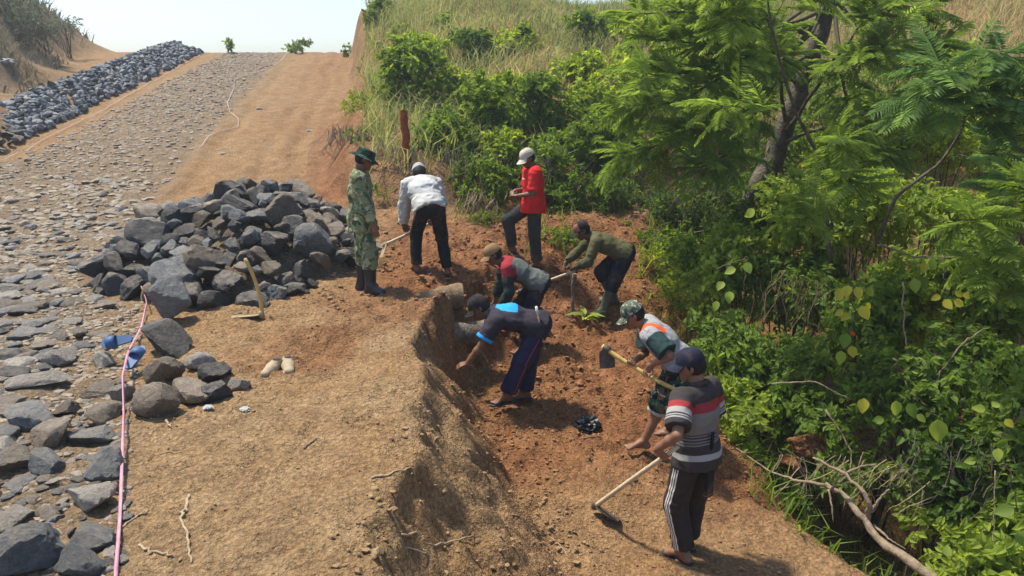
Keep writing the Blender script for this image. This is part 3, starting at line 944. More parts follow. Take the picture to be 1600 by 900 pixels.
        put("brim", ringmesh("brim", [(0.99, 0.006), (1.2, 0.0), (1.42, -0.010), (1.62, -0.022), (1.63, -0.026), (1.42, -0.014), (1.0, 0.0)], 0.012, mat), mat, hat)
        put("band", ringmesh("band", [(1.01, 0.004), (1.03, 0.012), (1.02, 0.022), (0.99, 0.026)], 0.0, mat), band_mat, hat)
        return hat

# ------------------------------------------------------------------ cloth, skin
def cloth_mat(name, col, var=0.18, rough=0.9, weave=400):
    k = NT(name); c = k.coord(); n = k.noise(7, 4, 0.6, c)
    lo = tuple(x*(1-var) for x in col); hi = tuple(min(1, x*(1+var)) for x in col)
    cr = k.ramp(n, [(0.3, lo), (0.7, hi)])
    cr = k.mix(k.ramp(k.noise(4.5, 7, 0.72, c), [(0.50, (0, 0, 0)), (0.70, (0.42, 0.42, 0.42))]), cr, (0.20, 0.115, 0.06))
    return k.finish(cr, rough, k.bump(k.noise(60, 3, 0.6, c), 0.25, 0.004), 0.15)
def camo_mat(name, base, patches, scale=8.0):
    k = NT(name); c = k.coord()
    col = base
    for i, (colr, th, sc) in enumerate(patches):
        mp = k.n("ShaderNodeMapping"); mp.inputs["Location"].default_value = (3.1*i, 7.7*i, 1.3*i); k.l(c, mp.inputs["Vector"])
        n = k.noise(scale*sc, 2.5, 0.5, mp.outputs[0], 0.6)
        col = k.mix(k.ramp(n, [(th, (0, 0, 0)), (th+0.02, (1, 1, 1))]), col, colr)
    col = k.mix(0.25, col, k.ramp(k.noise(5, 3, 0.6, c), [(0.3, (0.4, 0.4, 0.4)), (0.7, (0.6, 0.6, 0.6))]), 'OVERLAY')
    return k.finish(col, 0.9, k.bump(k.noise(60, 3, 0.6, c), 0.25, 0.004), 0.15)
def band_mat(name, attr, stops, rough=0.9, other=None):
    """flat colour bands along an attribute of the garment (0..1)"""
    k = NT(name); c = k.coord()
    f = k.math('ADD', k.attr(attr), k.math('MULTIPLY', k.math('SUBTRACT', k.noise(9, 2, 0.5, c), 0.5), 0.010))
    col = k.ramp(f, stops, 'CONSTANT')
    return k, col, c

SKIN = {}
for nm, col in (("skin_brown", (0.165, 0.078, 0.042)), ("skin_dark", (0.105, 0.050, 0.029)), ("skin_tan", (0.215, 0.108, 0.062))):
    k = NT(nm); c = k.coord(); n = k.noise(16, 4, 0.6, c)
    cr = k.ramp(n, [(0.3, tuple(x*0.85 for x in col)), (0.7, tuple(x*1.15 for x in col))])
    SKIN[nm] = k.finish(cr, 0.52, k.bump(k.noise(120, 3, 0.6, c), 0.15, 0.003), 0.35)
plain("eye", (0.012, 0.009, 0.008), 0.4, 0.1); plain("lip", (0.13, 0.045, 0.03), 0.5, 0.1); plain("nail", (0.3, 0.17, 0.12), 0.4, 0.1)
HAIR = plain("black_hair", (0.008, 0.007, 0.006), 0.6, 0.3, 60, 0.5)
RUBBER = plain("black_rubber", (0.016, 0.018, 0.019), 0.38, 0.5, 8, 0.2, 0.5)
BOOT_OLIVE = plain("muddy_rubber", (0.085, 0.088, 0.062), 0.6, 0.35, 14, 0.3)
CAMO_FIELD = camo_mat("camouflage_field", (0.165, 0.185, 0.090), [((0.055, 0.090, 0.048), 0.53, 1.0), ((0.28, 0.29, 0.17), 0.55, 1.3), ((0.085, 0.060, 0.035), 0.62, 0.9), ((0.035, 0.052, 0.032), 0.64, 1.8)], 10.0)
CAMO_HAT = camo_mat("camouflage_hat", (0.022, 0.052, 0.032), [((0.010, 0.016, 0.013), 0.50, 1.0), ((0.060, 0.095, 0.060), 0.58, 1.2)], 14.0)
CAMO_SHORTS = camo_mat("camouflage_shorts", (0.024, 0.060, 0.033), [((0.010, 0.012, 0.012), 0.50, 1.0), ((0.125, 0.065, 0.040), 0.60, 0.9), ((0.40, 0.39, 0.32), 0.63, 1.3)], 13.0)
CAMO_CAP = camo_mat("camouflage_cap", (0.10, 0.125, 0.080), [((0.35, 0.33, 0.27), 0.56, 1.0), ((0.04, 0.055, 0.035), 0.56, 1.2)], 22.0)
WHITE_CLOTH = cloth_mat("white_cotton", (0.44, 0.44, 0.41), 0.10)
GREY_CLOTH = cloth_mat("grey_cotton", (0.34, 0.33, 0.31))
BLACK_CLOTH = cloth_mat("black_cloth", (0.012, 0.013, 0.016), 0.3)
NAVY_CLOTH = cloth_mat("dark_navy_cloth", (0.013, 0.017, 0.026), 0.3)
CHARCOAL = cloth_mat("charcoal_cloth", (0.028, 0.032, 0.032), 0.25)
CREAM = cloth_mat("cream_cotton", (0.47, 0.42, 0.33), 0.08)
BROWN_CLOTH = cloth_mat("brown_cloth", (0.23, 0.145, 0.065))
CAP_BLACK = cloth_mat("black_cap_cloth", (0.014, 0.014, 0.016), 0.3)
CAP_NAVY = cloth_mat("navy_cap_cloth", (0.017, 0.019, 0.032), 0.3)
CAP_PINK = cloth_mat("faded_red_cloth", (0.27, 0.105, 0.085))
OLIVE = cloth_mat("olive_knit", (0.082, 0.080, 0.036), 0.2)

# red tee with a small white chest mark
k = NT("red_tee"); c = k.coord()
m = k.math('MULTIPLY', k.math('MULTIPLY', k.math('LESS_THAN', k.math('ABSOLUTE', k.math('SUBTRACT', k.attr("along"), 0.74)), 0.018), k.math('LESS_THAN', k.math('ABSOLUTE', k.math('SUBTRACT', k.attr("across"), 0.035)), 0.05)), k.math('GREATER_THAN', k.attr("depth"), 0.06))
RED_TEE = k.finish(k.mix(m, k.ramp(k.noise(7, 4, 0.6, c), [(0.3, (0.50, 0.016, 0.016)), (0.7, (0.64, 0.030, 0.026))]), (0.7, 0.62, 0.58)), 0.9, k.bump(k.noise(60, 3, 0.6, c), 0.25, 0.004), 0.15)
# grey body, dark green sleeves, red shoulders
k = NT("grey_green_raglan"); c = k.coord()
body = k.ramp(k.noise(7, 4, 0.6, c), [(0.3, (0.085, 0.093, 0.082)), (0.7, (0.125, 0.132, 0.115))])
sl = k.ramp(k.math('DIVIDE', k.attr("sleeve"), 2.0, True), [(0.0, (0.26, 0.028, 0.034)), (0.17, (0.026, 0.034, 0.030)), (0.90, (0.26, 0.028, 0.034))], 'CONSTANT')
top = k.math('MULTIPLY', k.math('GREATER_THAN', k.attr("along"), 0.86), 1.0)
col = k.mix(k.math('GREATER_THAN', k.attr("sleeve"), -0.5), k.mix(top, body, (0.26, 0.028, 0.034)), sl)
RAGLAN = k.finish(col, 0.9, k.bump(k.noise(60, 3, 0.6, c), 0.25, 0.004), 0.15)
# dark plum tee, bright blue yoke and sleeve hems
k = NT("plum_tee"); c = k.coord()
body = k.ramp(k.noise(7, 4, 0.6, c), [(0.3, (0.024, 0.020, 0.027)), (0.7, (0.042, 0.034, 0.042))])
blue = k.math('MAXIMUM', k.math('MULTIPLY', k.math('GREATER_THAN', k.attr("along"), 0.50), k.math('GREATER_THAN', k.attr("back"), 0.104)), k.math('GREATER_THAN', k.attr("sleeve"), 0.66))
PLUM_TEE = k.finish(k.mix(blue, body, (0.025, 0.28, 0.62)), 0.85, k.bump(k.noise(60, 3, 0.6, c), 0.25, 0.004), 0.15)
# navy track trousers with a thin pink piping
k = NT("navy_track"); c = k.coord()
pipe = k.math('MULTIPLY', k.math('LESS_THAN', k.math('ABSOLUTE', k.math('SUBTRACT', k.attr("leg_front"), 0.006)), 0.006), k.math('GREATER_THAN', k.attr("leg_out"), 0.02))
NAVY_TRACK = k.finish(k.mix(pipe, k.ramp(k.noise(7, 4, 0.6, c), [(0.3, (0.012, 0.013, 0.036)), (0.7, (0.022, 0.024, 0.062))]), (0.28, 0.04, 0.09)), 0.75, k.bump(k.noise(60, 3, 0.6, c), 0.25, 0.004), 0.25)
# grey printed tee, dark green sleeves, orange shoulder flash
k = NT("printed_tee"); c = k.coord()
n = k.noise(17, 3, 0.6, c, 1.5)
body = k.mix(k.ramp(n, [(0.56, (0, 0, 0)), (0.60, (0.7, 0.7, 0.7))]), (0.29, 0.29, 0.28), (0.13, 0.135, 0.135))
slv = k.attr("sleeve")
col = k.mix(k.math('GREATER_THAN', slv, 0.16), body, (0.022, 0.044, 0.042))
col = k.mix(k.math('MULTIPLY', k.math('GREATER_THAN', k.attr("along"), 0.76), k.math('LESS_THAN', k.math('ABSOLUTE', k.math('SUBTRACT', k.attr("across"), 0.13)), 0.045)), col, (0.62, 0.105, 0.035))
PRINT_TEE = k.finish(col, 0.9, k.bump(k.noise(60, 3, 0.6, c), 0.25, 0.004), 0.15)
# striped polo
k = NT("striped_polo"); c = k.coord()
f = k.math('ADD', k.attr("along"), k.math('MULTIPLY', k.math('SUBTRACT', k.noise(8, 2, 0.5, c), 0.5), 0.012))
BK, GR, RD, WH = (0.046, 0.038, 0.036), (0.165, 0.150, 0.132), (0.27, 0.034, 0.036), (0.31, 0.295, 0.27)
col = k.ramp(k.math('ADD', k.math('MULTIPLY', f, 0.7), 0.2), [(0.0, BK), (0.186, WH), (0.25, BK), (0.34, GR), (0.356, BK), (0.37, GR), (0.386, BK), (0.40, GR), (0.416, BK), (0.43, GR), (0.446, BK), (0.46, GR), (0.69, RD), (0.79, BK)], 'CONSTANT')
sl = k.ramp(k.math('MULTIPLY', k.math('ADD', k.attr("sleeve"), 1.0), 0.45, True), [(0.0, BK), (0.53, RD), (0.61, WH), (0.68, BK), (0.70, WH), (0.715, BK), (0.73, WH), (0.75, BK)], 'CONSTANT')
col = k.mix(k.math('GREATER_THAN', k.attr("sleeve"), 0.02), col, sl)
POLO = k.finish(col, 0.9, k.bump(k.noise(60, 3, 0.6, c), 0.25, 0.004), 0.15)
# dark track trousers with three white stripes down the outer side
k = NT("striped_track"); c = k.coord()
lf = k.attr("leg_front")
st = 0
for off in (-0.021, 0.0, 0.021):
    q = k.math('LESS_THAN', k.math('ABSOLUTE', k.math('SUBTRACT', lf, off)), 0.0058)
    st = q if st == 0 else k.math('MAXIMUM', st, q)
st = k.math('MULTIPLY', st, k.math('GREATER_THAN', k.attr("leg_out"), 0.015))
THREE = k.finish(k.mix(st, k.ramp(k.noise(7, 4, 0.6, c), [(0.3, (0.020, 0.015, 0.013)), (0.7, (0.036, 0.027, 0.023))]), (0.62, 0.60, 0.55)), 0.75, k.bump(k.noise(60, 3, 0.6, c), 0.25, 0.004), 0.25)
FLIP = plain("dark_foam", (0.035, 0.045, 0.045), 0.7)

# ------------------------------------------------------------------ tools
WOOD = plain("worn_handle_wood", (0.36, 0.255, 0.135), 0.7, 0.3, 22, 0.3)
WOOD_PALE = plain("pale_handle_wood", (0.50, 0.40, 0.255), 0.7, 0.2, 22, 0.3)
WOOD_YELLOW = plain("yellow_handle_wood", (0.50, 0.33, 0.10), 0.65, 0.22, 22, 0.3)
STEEL = plain("earthy_steel", (0.085, 0.068, 0.052), 0.6, 0.45, 18, 0.4, 0.4, 0.3)
STEEL_DIRT = plain("clay_covered_steel", (0.30, 0.225, 0.135), 0.85, 0.25, 18, 0.4)

def hoe(label, top, head, blade_dir, face, wood, steel, length=0.23, width=0.165, r0=0.017, r1=0.021, bend=0.0):
    """handle from top to head, blade hanging from the head along blade_dir; face is the blade's broad normal"""
    top, head = V(*top), V(*head); ax = unit(head - top)
    t = thing("hoe", label, "hoe", tuple(head))
    o = head
    n = 14; s = np.linspace(0, 1, n)[:, None]
    side = unit(np.cross(ax, V(*blade_dir)) + 1e-6)
    pts = (top - o) + (head + ax*0.05 - top)*s + unit(V(*blade_dir))*(bend*np.sin(s*math.pi)) + side*(0.006*np.sin(s*9))
    rad = np.interp(s[:, 0], [0, 0.05, 0.7, 1], [r0*0.9, r0, (r0+r1)/2, r1])
    b = Bag(); b.add(*tube_vf(pts, rad, 9)); put("handle", b.mesh("handle"), wood, t)
    bd = unit(blade_dir); nf = V(*face); nf = unit(nf - bd*(nf @ bd)); wd = np.cross(bd, nf)
    b = Bag(); vs_ = []; m = 7
    prof = [(0.0, 0.30), (0.05, 0.62), (0.12, 0.92), (0.35, 1.0), (0.7, 1.0), (0.92, 1.02), (1.0, 0.98)]
    for th in (0.004, -0.004):
        for a, w in prof:
            for j in range(5):
                q = j/4*2-1
                vs_.append(bd*(a*length) + wd*q*w*width/2 + nf*(th*(1 - 0.7*a) + 0.014*(1-q*q)*a + 0.02*a*a))
    fs_ = []
    for l in (0, 1):
        o2 = l*m*5
        for i in range(m-1):
            for j in range(4):
                q = (o2+i*5+j, o2+i*5+j+1, o2+(i+1)*5+j+1, o2+(i+1)*5+j); fs_.append(q if l else q[::-1])
    rim = [i*5 for i in range(m)] + [(m-1)*5+j for j in range(1, 5)] + [i*5+4 for i in range(m-2, -1, -1)] + [3, 2, 1]
    for i in range(len(rim)):
        a, c_ = rim[i], rim[(i+1) % len(rim)]; fs_.append((a, c_, c_+m*5, a+m*5))
    b.add(vs_, fs_); bl = put("blade", b.mesh("blade", False), steel, t)
    b = Bag(); b.add(*tube_vf([-ax*0.035, -ax*0.03, ax*0.03, ax*0.035], [r1*1.1, r1*1.45, r1*1.45, r1*1.1], 10)); put("collar", b.mesh("collar"), steel, t)
    return t
# ------------------------------------------------------------------ the eight men
L = lambda f, p: f.loc(*p)
# 1 man in camouflage fatigues, looking on
f = Figure("man in camouflage fatigues, boonie hat and black rubber boots standing beside the rock heap", (-1.74, 8.88), 8)
f.pose((-0.02, 0, 0.925), (-0.02, 0, 1), (0.06, 0, 1), head_dir=(1, 0.05, -0.34), feet=((-0.06, 0.10), (0.05, -0.11)), foot_yaw=(0.1, -0.5),
       hands=(('rel', (0.10, 0.24, 0.80)), ('rel', (0.13, -0.25, 0.80))), elbow_pole=((-1, 0.3, 0), (-1, -0.3, 0)))
f.build_body(SKIN["skin_brown"]); f.hair(HAIR)
f.shirt(CAMO_FIELD, 1.9, -0.17, 0.020, 11, 0.007, "jacket", 0.03); f.trousers(CAMO_FIELD, 1.46, 0.024, 0.012, 12)
f.boots(RUBBER, 0.62); f.boonie(CAMO_HAT, CAMO_HAT, 0.038, 0.12)

# 2 man in white, bent over, seen from behind
f = Figure("man in loose white shirt and black trousers bending over, seen from behind", (-1.06, 9.62), 106)
hp, hh = V(0.42, -0.20, 0.62), V(0.34, 0.52, 0.34); ax = hh-hp
f.pose((-0.10, 0, 0.86), (0.70, 0.04, 0.66), (0.90, 0.06, 0.44), head_dir=(0.75, 0, -0.66), head_up=(0.7, 0, 0.75), feet=((0.03, 0.17), (-0.04, -0.22)), foot_yaw=(0.15, -0.15),
       knee_pole=((1, 0.1, 0), (1, -0.1, 0)), hands=(('grip', hp + ax*0.62, ax, 1), ('grip', hp + ax*0.12, ax, 1)), elbow_pole=((-0.2, 1, 0.2), (-0.2, -1, 0.2)))
f.build_body(SKIN["skin_brown"]); f.hair(HAIR)
f.shirt(WHITE_CLOTH, 1.9, -0.05, 0.026, 21, 0.011, "shirt", 0.004); f.trousers(BLACK_CLOTH, 1.95, 0.008, 0.008, 22)
f.sandals(FLIP, FLIP)
f.cap(GREY_CLOTH, GREY_CLOTH, 0.036, 0.1)
hoe("hoe with pale handle held by the man in the white shirt", f.wor(hp - ax*0.15), f.wor(hh), (-0.15, -0.55, -0.8), (-0.9, -0.4, 0.3), WOOD_PALE, STEEL_DIRT, 0.2, 0.15)

# 3 man in red tee
f = Figure("man in red t-shirt and cream cap standing with one knee raised", (0.30, 10.92), 192)
f.pose((0.0, 0, 0.90), (-0.02, 0, 1), (0.08, 0, 1), head_dir=(0.9, 0.22, -0.42), feet=((-0.04, 0.10), (0.27, -0.15)), foot_z=(None, 0.16), foot_yaw=(0.2, -0.2),
       hands=(('rel', (0.24, 0.06, 1.03), (0.75, -0.6, 0.1), (0, -0.3, -1), (0.8, 0.9, 0.5)), ('rel', (0.24, -0.10, 1.08), (0.6, 0.7, 0.0), (0, 0.3, -1), (0.8, 0.9, 0.5))), elbow_pole=((-1, 0.6, 0), (-1, -0.6, 0)))
f.build_body(SKIN["skin_brown"]); f.hair(HAIR, -0.045)
f.shirt(RED_TEE, 0.80, -0.11, 0.030, 31, 0.008, "shirt", 0.035); f.trousers(CHARCOAL, 1.93, 0.012, 0.014, 32, 0.006, "trousers", 0.02)
f.sandals(FLIP, FLIP)
f.cap(CREAM, CREAM, 0.040, 0.12)

# 4 man in grey-green raglan top
f = Figure("man in grey-green top with red shoulders and tan cap bending down behind the plum shirt", (0.20, 9.30), 184)
f.pose((-0.12, 0, 0.87), (0.80, 0, 0.52), (0.90, 0, 0.44), head_dir=(0.86, 0.1, -0.40), head_up=(0.42, 0, 0.9), feet=((0.05, 0.13), (-0.06, -0.12)), foot_yaw=(0.2, -0.2),
       hands=(('rel', (0.36, 0.20, 0.60), (0.25, 0, -1), (0, -1, 0), (0.6, 0.6, 0.4)), ('rel', (0.42, -0.20, 0.52), (0.2, 0, -1), (0, 1, 0), (0.6, 0.6, 0.4))), elbow_pole=((-0.6, 0.5, 0.2), (-0.6, -0.5, 0.2)), neck_fwd=0.2)
f.build_body(SKIN["skin_brown"]); f.hair(HAIR)
f.shirt(RAGLAN, 1.70, -0.06, 0.016, 41, 0.008, "shirt", 0.015); f.trousers(NAVY_CLOTH, 1.93, 0.016, 0.012, 42)
f.cap(BROWN_CLOTH, BROWN_CLOTH, 0.038, 0.1)

# 5 man in olive
f = Figure("man in olive long-sleeved shirt and rubber boots bending forward at the edge of the scrub", (1.27, 10.28), 183)
h0, h1 = V(0.36, 0.02, 0.58), V(1.02, 0.10, 0.36); ax = h1-h0
f.pose((-0.26, 0, 0.80), (0.83, 0, 0.46), (0.93, 0, 0.36), head_dir=(0.88, 0.1, -0.46), head_up=(0.45, 0, 0.9), feet=((0.02, 0.12), (-0.16, -0.14)), foot_yaw=(0.15, -0.1),
       hands=(('grip', h0 + ax*0.10, ax, 1), ('grip', h0 + ax*0.42, ax, 1)), elbow_pole=((-0.5, 0.6, -0.1), (-0.4, -0.7, -0.1)), neck_fwd=0.2)
f.build_body(SKIN["skin_dark"]); f.hair(HAIR)
f.shirt(OLIVE, 1.80, -0.05, 0.016, 51, 0.008, "shirt", 0.015); f.trousers(NAVY_CLOTH, 1.30, 0.022, 0.020, 52)
f.boots(BOOT_OLIVE, 0.80)
f.cap(CAP_BLACK, CAP_BLACK, 0.040, 0.14, CAP_PINK)
hoe("pale-handled hoe gripped by the man in the olive shirt", f.wor(h0 - ax*0.04), f.wor(h1 + ax*0.22), (-0.35, -0.3, -0.9), (-0.9, 0, 0.4), WOOD_PALE, STEEL, 0.2, 0.15)

# 6 man in plum tee reaching to the bank
f = Figure("man in dark plum t-shirt with blue shoulders reaching down to the earth bank", (0.0, 7.82), 181)
f.pose((-0.27, 0, 0.92), (0.88, 0, 0.30), (0.97, 0, 0.10), head_dir=(0.82, 0.12, -0.52), head_up=(0.52, 0, 0.85), feet=((0.10, 0.13), (-0.14, -0.12)), foot_yaw=(0.45, 0.1),
       hands=(('rel', (0.50, 0.24, 0.54), (0.9, -0.1, -0.35), (0, -0.4, -0.9), (0.4, 0.5, 0.4)), ('rel', (0.40, -0.20, 0.55), (0.8, 0, -0.6), (0, 0.3, -0.9), (0.6, 0.7, 0.4))), elbow_pole=((-1.0, 0.3, 0.0), (-1, -0.4, 0.0)), neck_fwd=0.15)
f.build_body(SKIN["skin_brown"]); f.hair(HAIR, -0.05)
f.shirt(PLUM_TEE, 0.78, -0.07, 0.020, 61, 0.008, "shirt", 0.02); f.trousers(NAVY_TRACK, 1.90, 0.018, 0.022, 62)
f.sandals(FLIP, FLIP)
cp = f.cap(CAP_BLACK, CAP_BLACK, 0.040, 0.12)
c_, ff, ll, uu = f.hat_frame(0.040, 0.12)
b = Bag(); b.add(*tube_vf([c_ + ff*0.108 + uu*0.035, c_ + ff*0.113 + uu*0.036], [0.016, 0.014], 8)); put("emblem", b.mesh("emblem", False), plain("yellow_emblem", (0.55, 0.42, 0.10), 0.6), cp)
# machete in a wooden sheath at his waist
P_, up_ = f.wor(f.P), V(0, 0, 1)
a0 = f.wor(f.P + f.hl*0.16 + f.front*(-0.06) + V(0.02, 0, 0.10)); a1 = f.wor(f.P + f.hl*0.20 + V(-0.10, 0, -0.34))
t = thing("machete", "machete with white handle in a laced wooden sheath at the plum-shirted man's waist", "machete", tuple(a0))
d_ = unit(a1-a0)
b = Bag(); b.add(*tube_vf([V(0, 0, 0)-d_*0.10, -d_*0.05, V(0, 0, 0)], [0.013, 0.016, 0.013], 8)); put("handle", b.mesh("handle"), plain("white_horn", (0.6, 0.57, 0.5), 0.5), t)
b = Bag(); b.add(*tube_vf([V(0, 0, 0), d_*0.2, a1-a0], [0.026, 0.026, 0.018], 8, True, 0.4)); sh_ = put("sheath", b.mesh("sheath"), plain("sheath_wood", (0.16, 0.10, 0.055), 0.6), t)
for q in (0.12, 0.2, 0.28, 0.36):
    b = Bag(); b.add(*tube_vf([d_*q - d_*0.006, d_*q + d_*0.006], [0.028, 0.028], 8, True, 0.45)); put("lacing", b.mesh("lacing"), CREAM, sh_)

# 7 man in grey printed tee and camouflage shorts
f = Figure("man in grey printed tee and camouflage shorts swinging a hoe, barefoot", (1.33, 6.95), 174)
h0, h1 = V(-0.14, 0.30, 0.84), V(0.36, 0.10, 1.06); ax = h1-h0
f.pose((-0.28, 0, 0.93), (0.58, 0, 0.82), (0.78, 0, 0.62), head_dir=(0.86, 0.05, -0.50), head_up=(0.5, 0, 0.87), feet=((0.06, 0.13), (-0.28, -0.22)), foot_yaw=(0.1, -0.1),
       hands=(('grip', h0 + ax*0.36, ax, 1), ('grip', h0 + ax*0.66, ax, 1)), elbow_pole=((-0.7, 0.7, -0.2), (-0.5, -0.8, -0.3)), neck_fwd=0.15)
f.build_body(SKIN["skin_tan"]); f.hair(HAIR)
f.shirt(PRINT_TEE, 0.82, -0.08, 0.024, 71, 0.009, "shirt", 0.03); f.trousers(CAMO_SHORTS, 1.10, 0.030, 0.022, 72, 0.008, "shorts")
for i in (0, 1):
    kn, an, hp_ = f.knee[i], f.ank[i], f.hip[i]
    q0 = kn + (an-kn)*0.05; dd = unit(an-kn)
    v, q = solid([dict(p=[cone(q0 - dd*0.02, q0 + dd*0.08, 0.100, 0.100)], k=0.02, cuts=[(q0 + dd*0.065, dd), (q0, -dd)])], 0.010, 0.02, 0.004, 75)
    put("rolled_cuff", mesh_np("rolled_cuff", v, q, True), cloth_mat("pale_lining", (0.36, 0.37, 0.33)) if i == 0 else MATS["pale_lining"], f.root)
f.cap(CAMO_CAP, CAMO_CAP, 0.038, 0.1)
hoe("hoe with thick yellow wooden handle raised by the man in camouflage shorts", f.wor(h0 - ax*0.2), f.wor(h1 + ax*0.12), (0.05, 0.0, -1.0), (0.1, -1, 0.05), WOOD_YELLOW, STEEL, 0.19, 0.15, 0.019, 0.024, 0.03)

# 8 man in striped polo walking with a hoe
f = Figure("man in red, grey and black striped polo walking with a hoe, seen from behind", (1.42, 5.36), 126, size=1.03)
head = V(0.72, 5.86, gz(0.72, 5.86) + 0.09); hand = V(1.150, 5.19, -0.22)
lh, lp = f.loc(*head), f.loc(*hand); ax = lh-lp
f.pose((0.0, 0, 0.945), (0.06, 0, 1), (0.10, 0, 1), sh_yaw=0.05, head_dir=(0.76, 0.62, -0.25), feet=((-0.02, 0.09), (0.10, -0.09)), foot_yaw=(0.15, -0.15), knee_pole=((1, 0.3, 0), (1, -0.1, 0)),
       hands=(('grip', lp, ax, -1), ('rel', (0.06, -0.29, 0.80))), elbow_pole=((-1, 0.5, 0), (-1, -0.3, 0)))
f.build_body(SKIN["skin_tan"], 0.0085); f.hair(HAIR, -0.05)
f.shirt(POLO, 0.80, -0.10, 0.020, 81, 0.007, "shirt", 0.022); f.trousers(THREE, 1.90, 0.016, 0.016, 82)
f.sandals(FLIP, FLIP)
b = Bag(); n_ = 24
for a_, hgt in ((1.0, 0.0),):
    pts = [f.N + f.sp2*0.012 + f.sl*math.cos(t_)*0.073 + f.front2*math.sin(t_)*0.075 + f.sp2*(0.022 - 0.012*math.sin(t_)) for t_ in np.linspace(0, 2*math.pi, n_)]
    b.add(*tube_vf(pts, [0.017]*n_, 7))
put("collar", b.mesh("collar"), cloth_mat("black_collar", BK), f.root)
f.cap(CAP_NAVY, CAP_NAVY, 0.040, 0.06)
hoe("long-handled hoe whose blade rests on the earth before the striped polo", hand - unit(head-hand)*0.16, head, unit(V(0.75, -0.45, -0.42)), (0.3, 0.3, 0.9), WOOD_PALE, STEEL, 0.23, 0.17, 0.018, 0.022)
# phone pouch on a strap at his back
t = thing("phone_pouch", "black pouch hanging on a strap behind the striped polo", "pouch", tuple(f.wor(f.P)), f.heading)
bk = V(-0.155, 0.02, -0.06)
for nm, z0, z1, w, dth, mt in (("strap", 0.20, -0.10, 0.035, 0.012, BLACK_CLOTH), ("pouch_body", -0.10, -0.34, 0.09, 0.03, cloth_mat("pouch_nylon", (0.016, 0.016, 0.020), 0.2, 0.6)), ("trim", -0.305, -0.325, 0.093, 0.034, CAP_PINK)):
    bm = bmesh.new(); bmesh.ops.create_cube(bm, size=1.0); bmesh.ops.scale(bm, vec=(dth, w, abs(z1-z0)), verts=bm.verts); bmesh.ops.bevel(bm, geom=bm.edges[:], offset=min(dth, 0.02)*0.35, segments=2, affect='EDGES')
    me = bpy.data.meshes.new(nm); bm.to_mesh(me); bm.free()
    put(nm, me, mt, t, (bk[0] + (0.0 if nm == "strap" else 0.0), bk[1], (z0+z1)/2 + 0.02), (0, R(0 if nm == "strap" else 0), 0))
# ------------------------------------------------------------------ loose boulders in front, along the pink tape
def boulder(xy, size, colour, label, flat=0.62, seed=0, lift=0.22, rot=None, aspect=0.8, planes=10):
    v, f = stone_vf(seed, 4, 1.0, aspect, flat, planes, 0.05)
    me = mesh_np("rock", v, f, True); me.set_sharp_from_angle(angle=R(22)); me.materials.append(ROCK_BLUE)
    x, y = xy
    rock_at(x, y, gz(x, y) + size*flat*(lift + 0.25), size, colour, label, None, me, rot or (rnd.uniform(-0.2, 0.2), rnd.uniform(-0.2, 0.2), rnd.uniform(-0.4, 0.4)), (size, size, size))
    placed.append((x, y, size))
boulder((-3.558, 7.796), 0.255, "blue-grey", "tall blue-grey faceted boulder where the pink tape goes under the heap", 1.0, 901, 0.55, (0.1, 0.1, 0.5), 0.7)
boulder((-3.259, 6.851), 0.27, "dark grey", "dark pointed rock leaning over the blue sandals", 0.42, 902, 0.75, (0.35, 0.6, -0.3), 0.60, 7)
boulder((-2.927, 6.032), 0.19, "brown", "rounded brown boulder just right of the blue sandals", 0.75, 903)
boulder((-2.743, 6.323), 0.13, "pale tan", "pale grey rounded rock behind two dark ones, beside the trodden earth", 0.7, 904)
boulder((-2.523, 6.063), 0.15, "dark grey", "dark rock with pale top between pale and tan rocks, facing the shoes", 0.7, 905)
boulder((-2.567, 5.700), 0.20, "brown", "reddish brown rock behind the big tan boulder by the tape", 0.65, 906)
boulder((-2.372, 5.700), 0.14, "dark grey", "dark grey rounded rock in front of the row facing the canvas shoes", 0.8, 916)
boulder((-2.244, 5.867), 0.095, "pale tan", "small tan rock nearest the canvas shoes", 0.8, 907)
boulder((-2.681, 5.399), 0.21, "brown", "big tan-brown boulder just right of the pink tape", 0.72, 908)
boulder((-3.121, 5.700), 0.10, "pale tan", "pinkish rock that the pink tape runs across", 0.8, 909)
boulder((-3.964, 6.032), 0.26, "pale tan", "long flat pale slab among the laid stones", 0.22, 910, 0.5, (0.1, -0.08, 0.25), 0.5)
boulder((-4.101, 6.561), 0.16, "pale tan", "tan rock with dark lower half behind the flat pale slab", 0.6, 911)
boulder((-3.576, 5.286), 0.21, "blue-grey", "blue-grey wedge rock in front of the flat pale slab", 0.45, 912)
boulder((-3.267, 4.974), 0.18, "brown", "rounded reddish tan boulder touching the blue-grey wedge", 0.6, 913)
boulder((-2.987, 4.995), 0.15, "blue-grey", "flat blue-grey rock left of the tape, beside the reddish boulder", 0.45, 914)
boulder((-3.044, 4.559), 0.14, "blue-grey", "dark blue-grey rounded rock lying alone on the earth", 0.55, 915)
boulder((-3.294, 4.601), 0.15, "brown", "brown rock cut off by the picture's left edge, beside the lone rounded rock", 0.5, 917)
boulder((-2.623, 4.476), 0.155, "blue-grey", "angular blue-grey rock hard against the pink tape", 0.65, 918)
boulder((-2.527, 4.113), 0.150, "pale tan", "pale cream angular rock left of the tape", 0.62, 919)
boulder((-2.590, 3.563), 0.22, "blue-grey", "biggest blue-grey boulder in the bottom corner", 0.62, 920)
boulder((-2.315, 3.730), 0.165, "blue-grey", "grey-green rock beside the bottom end of the tape", 0.5, 921)
boulder((-2.257, 3.490), 0.13, "blue-grey", "grey rock cut off by the bottom edge", 0.7, 922)
boulder((-2.919, 3.957), 0.13, "pale tan", "pale rock at the left edge above the biggest boulder", 0.4, 923)
boulder((-3.657, 6.478), 0.12, "pale tan", "tan rock under the tilted blue sandal", 0.8, 924)
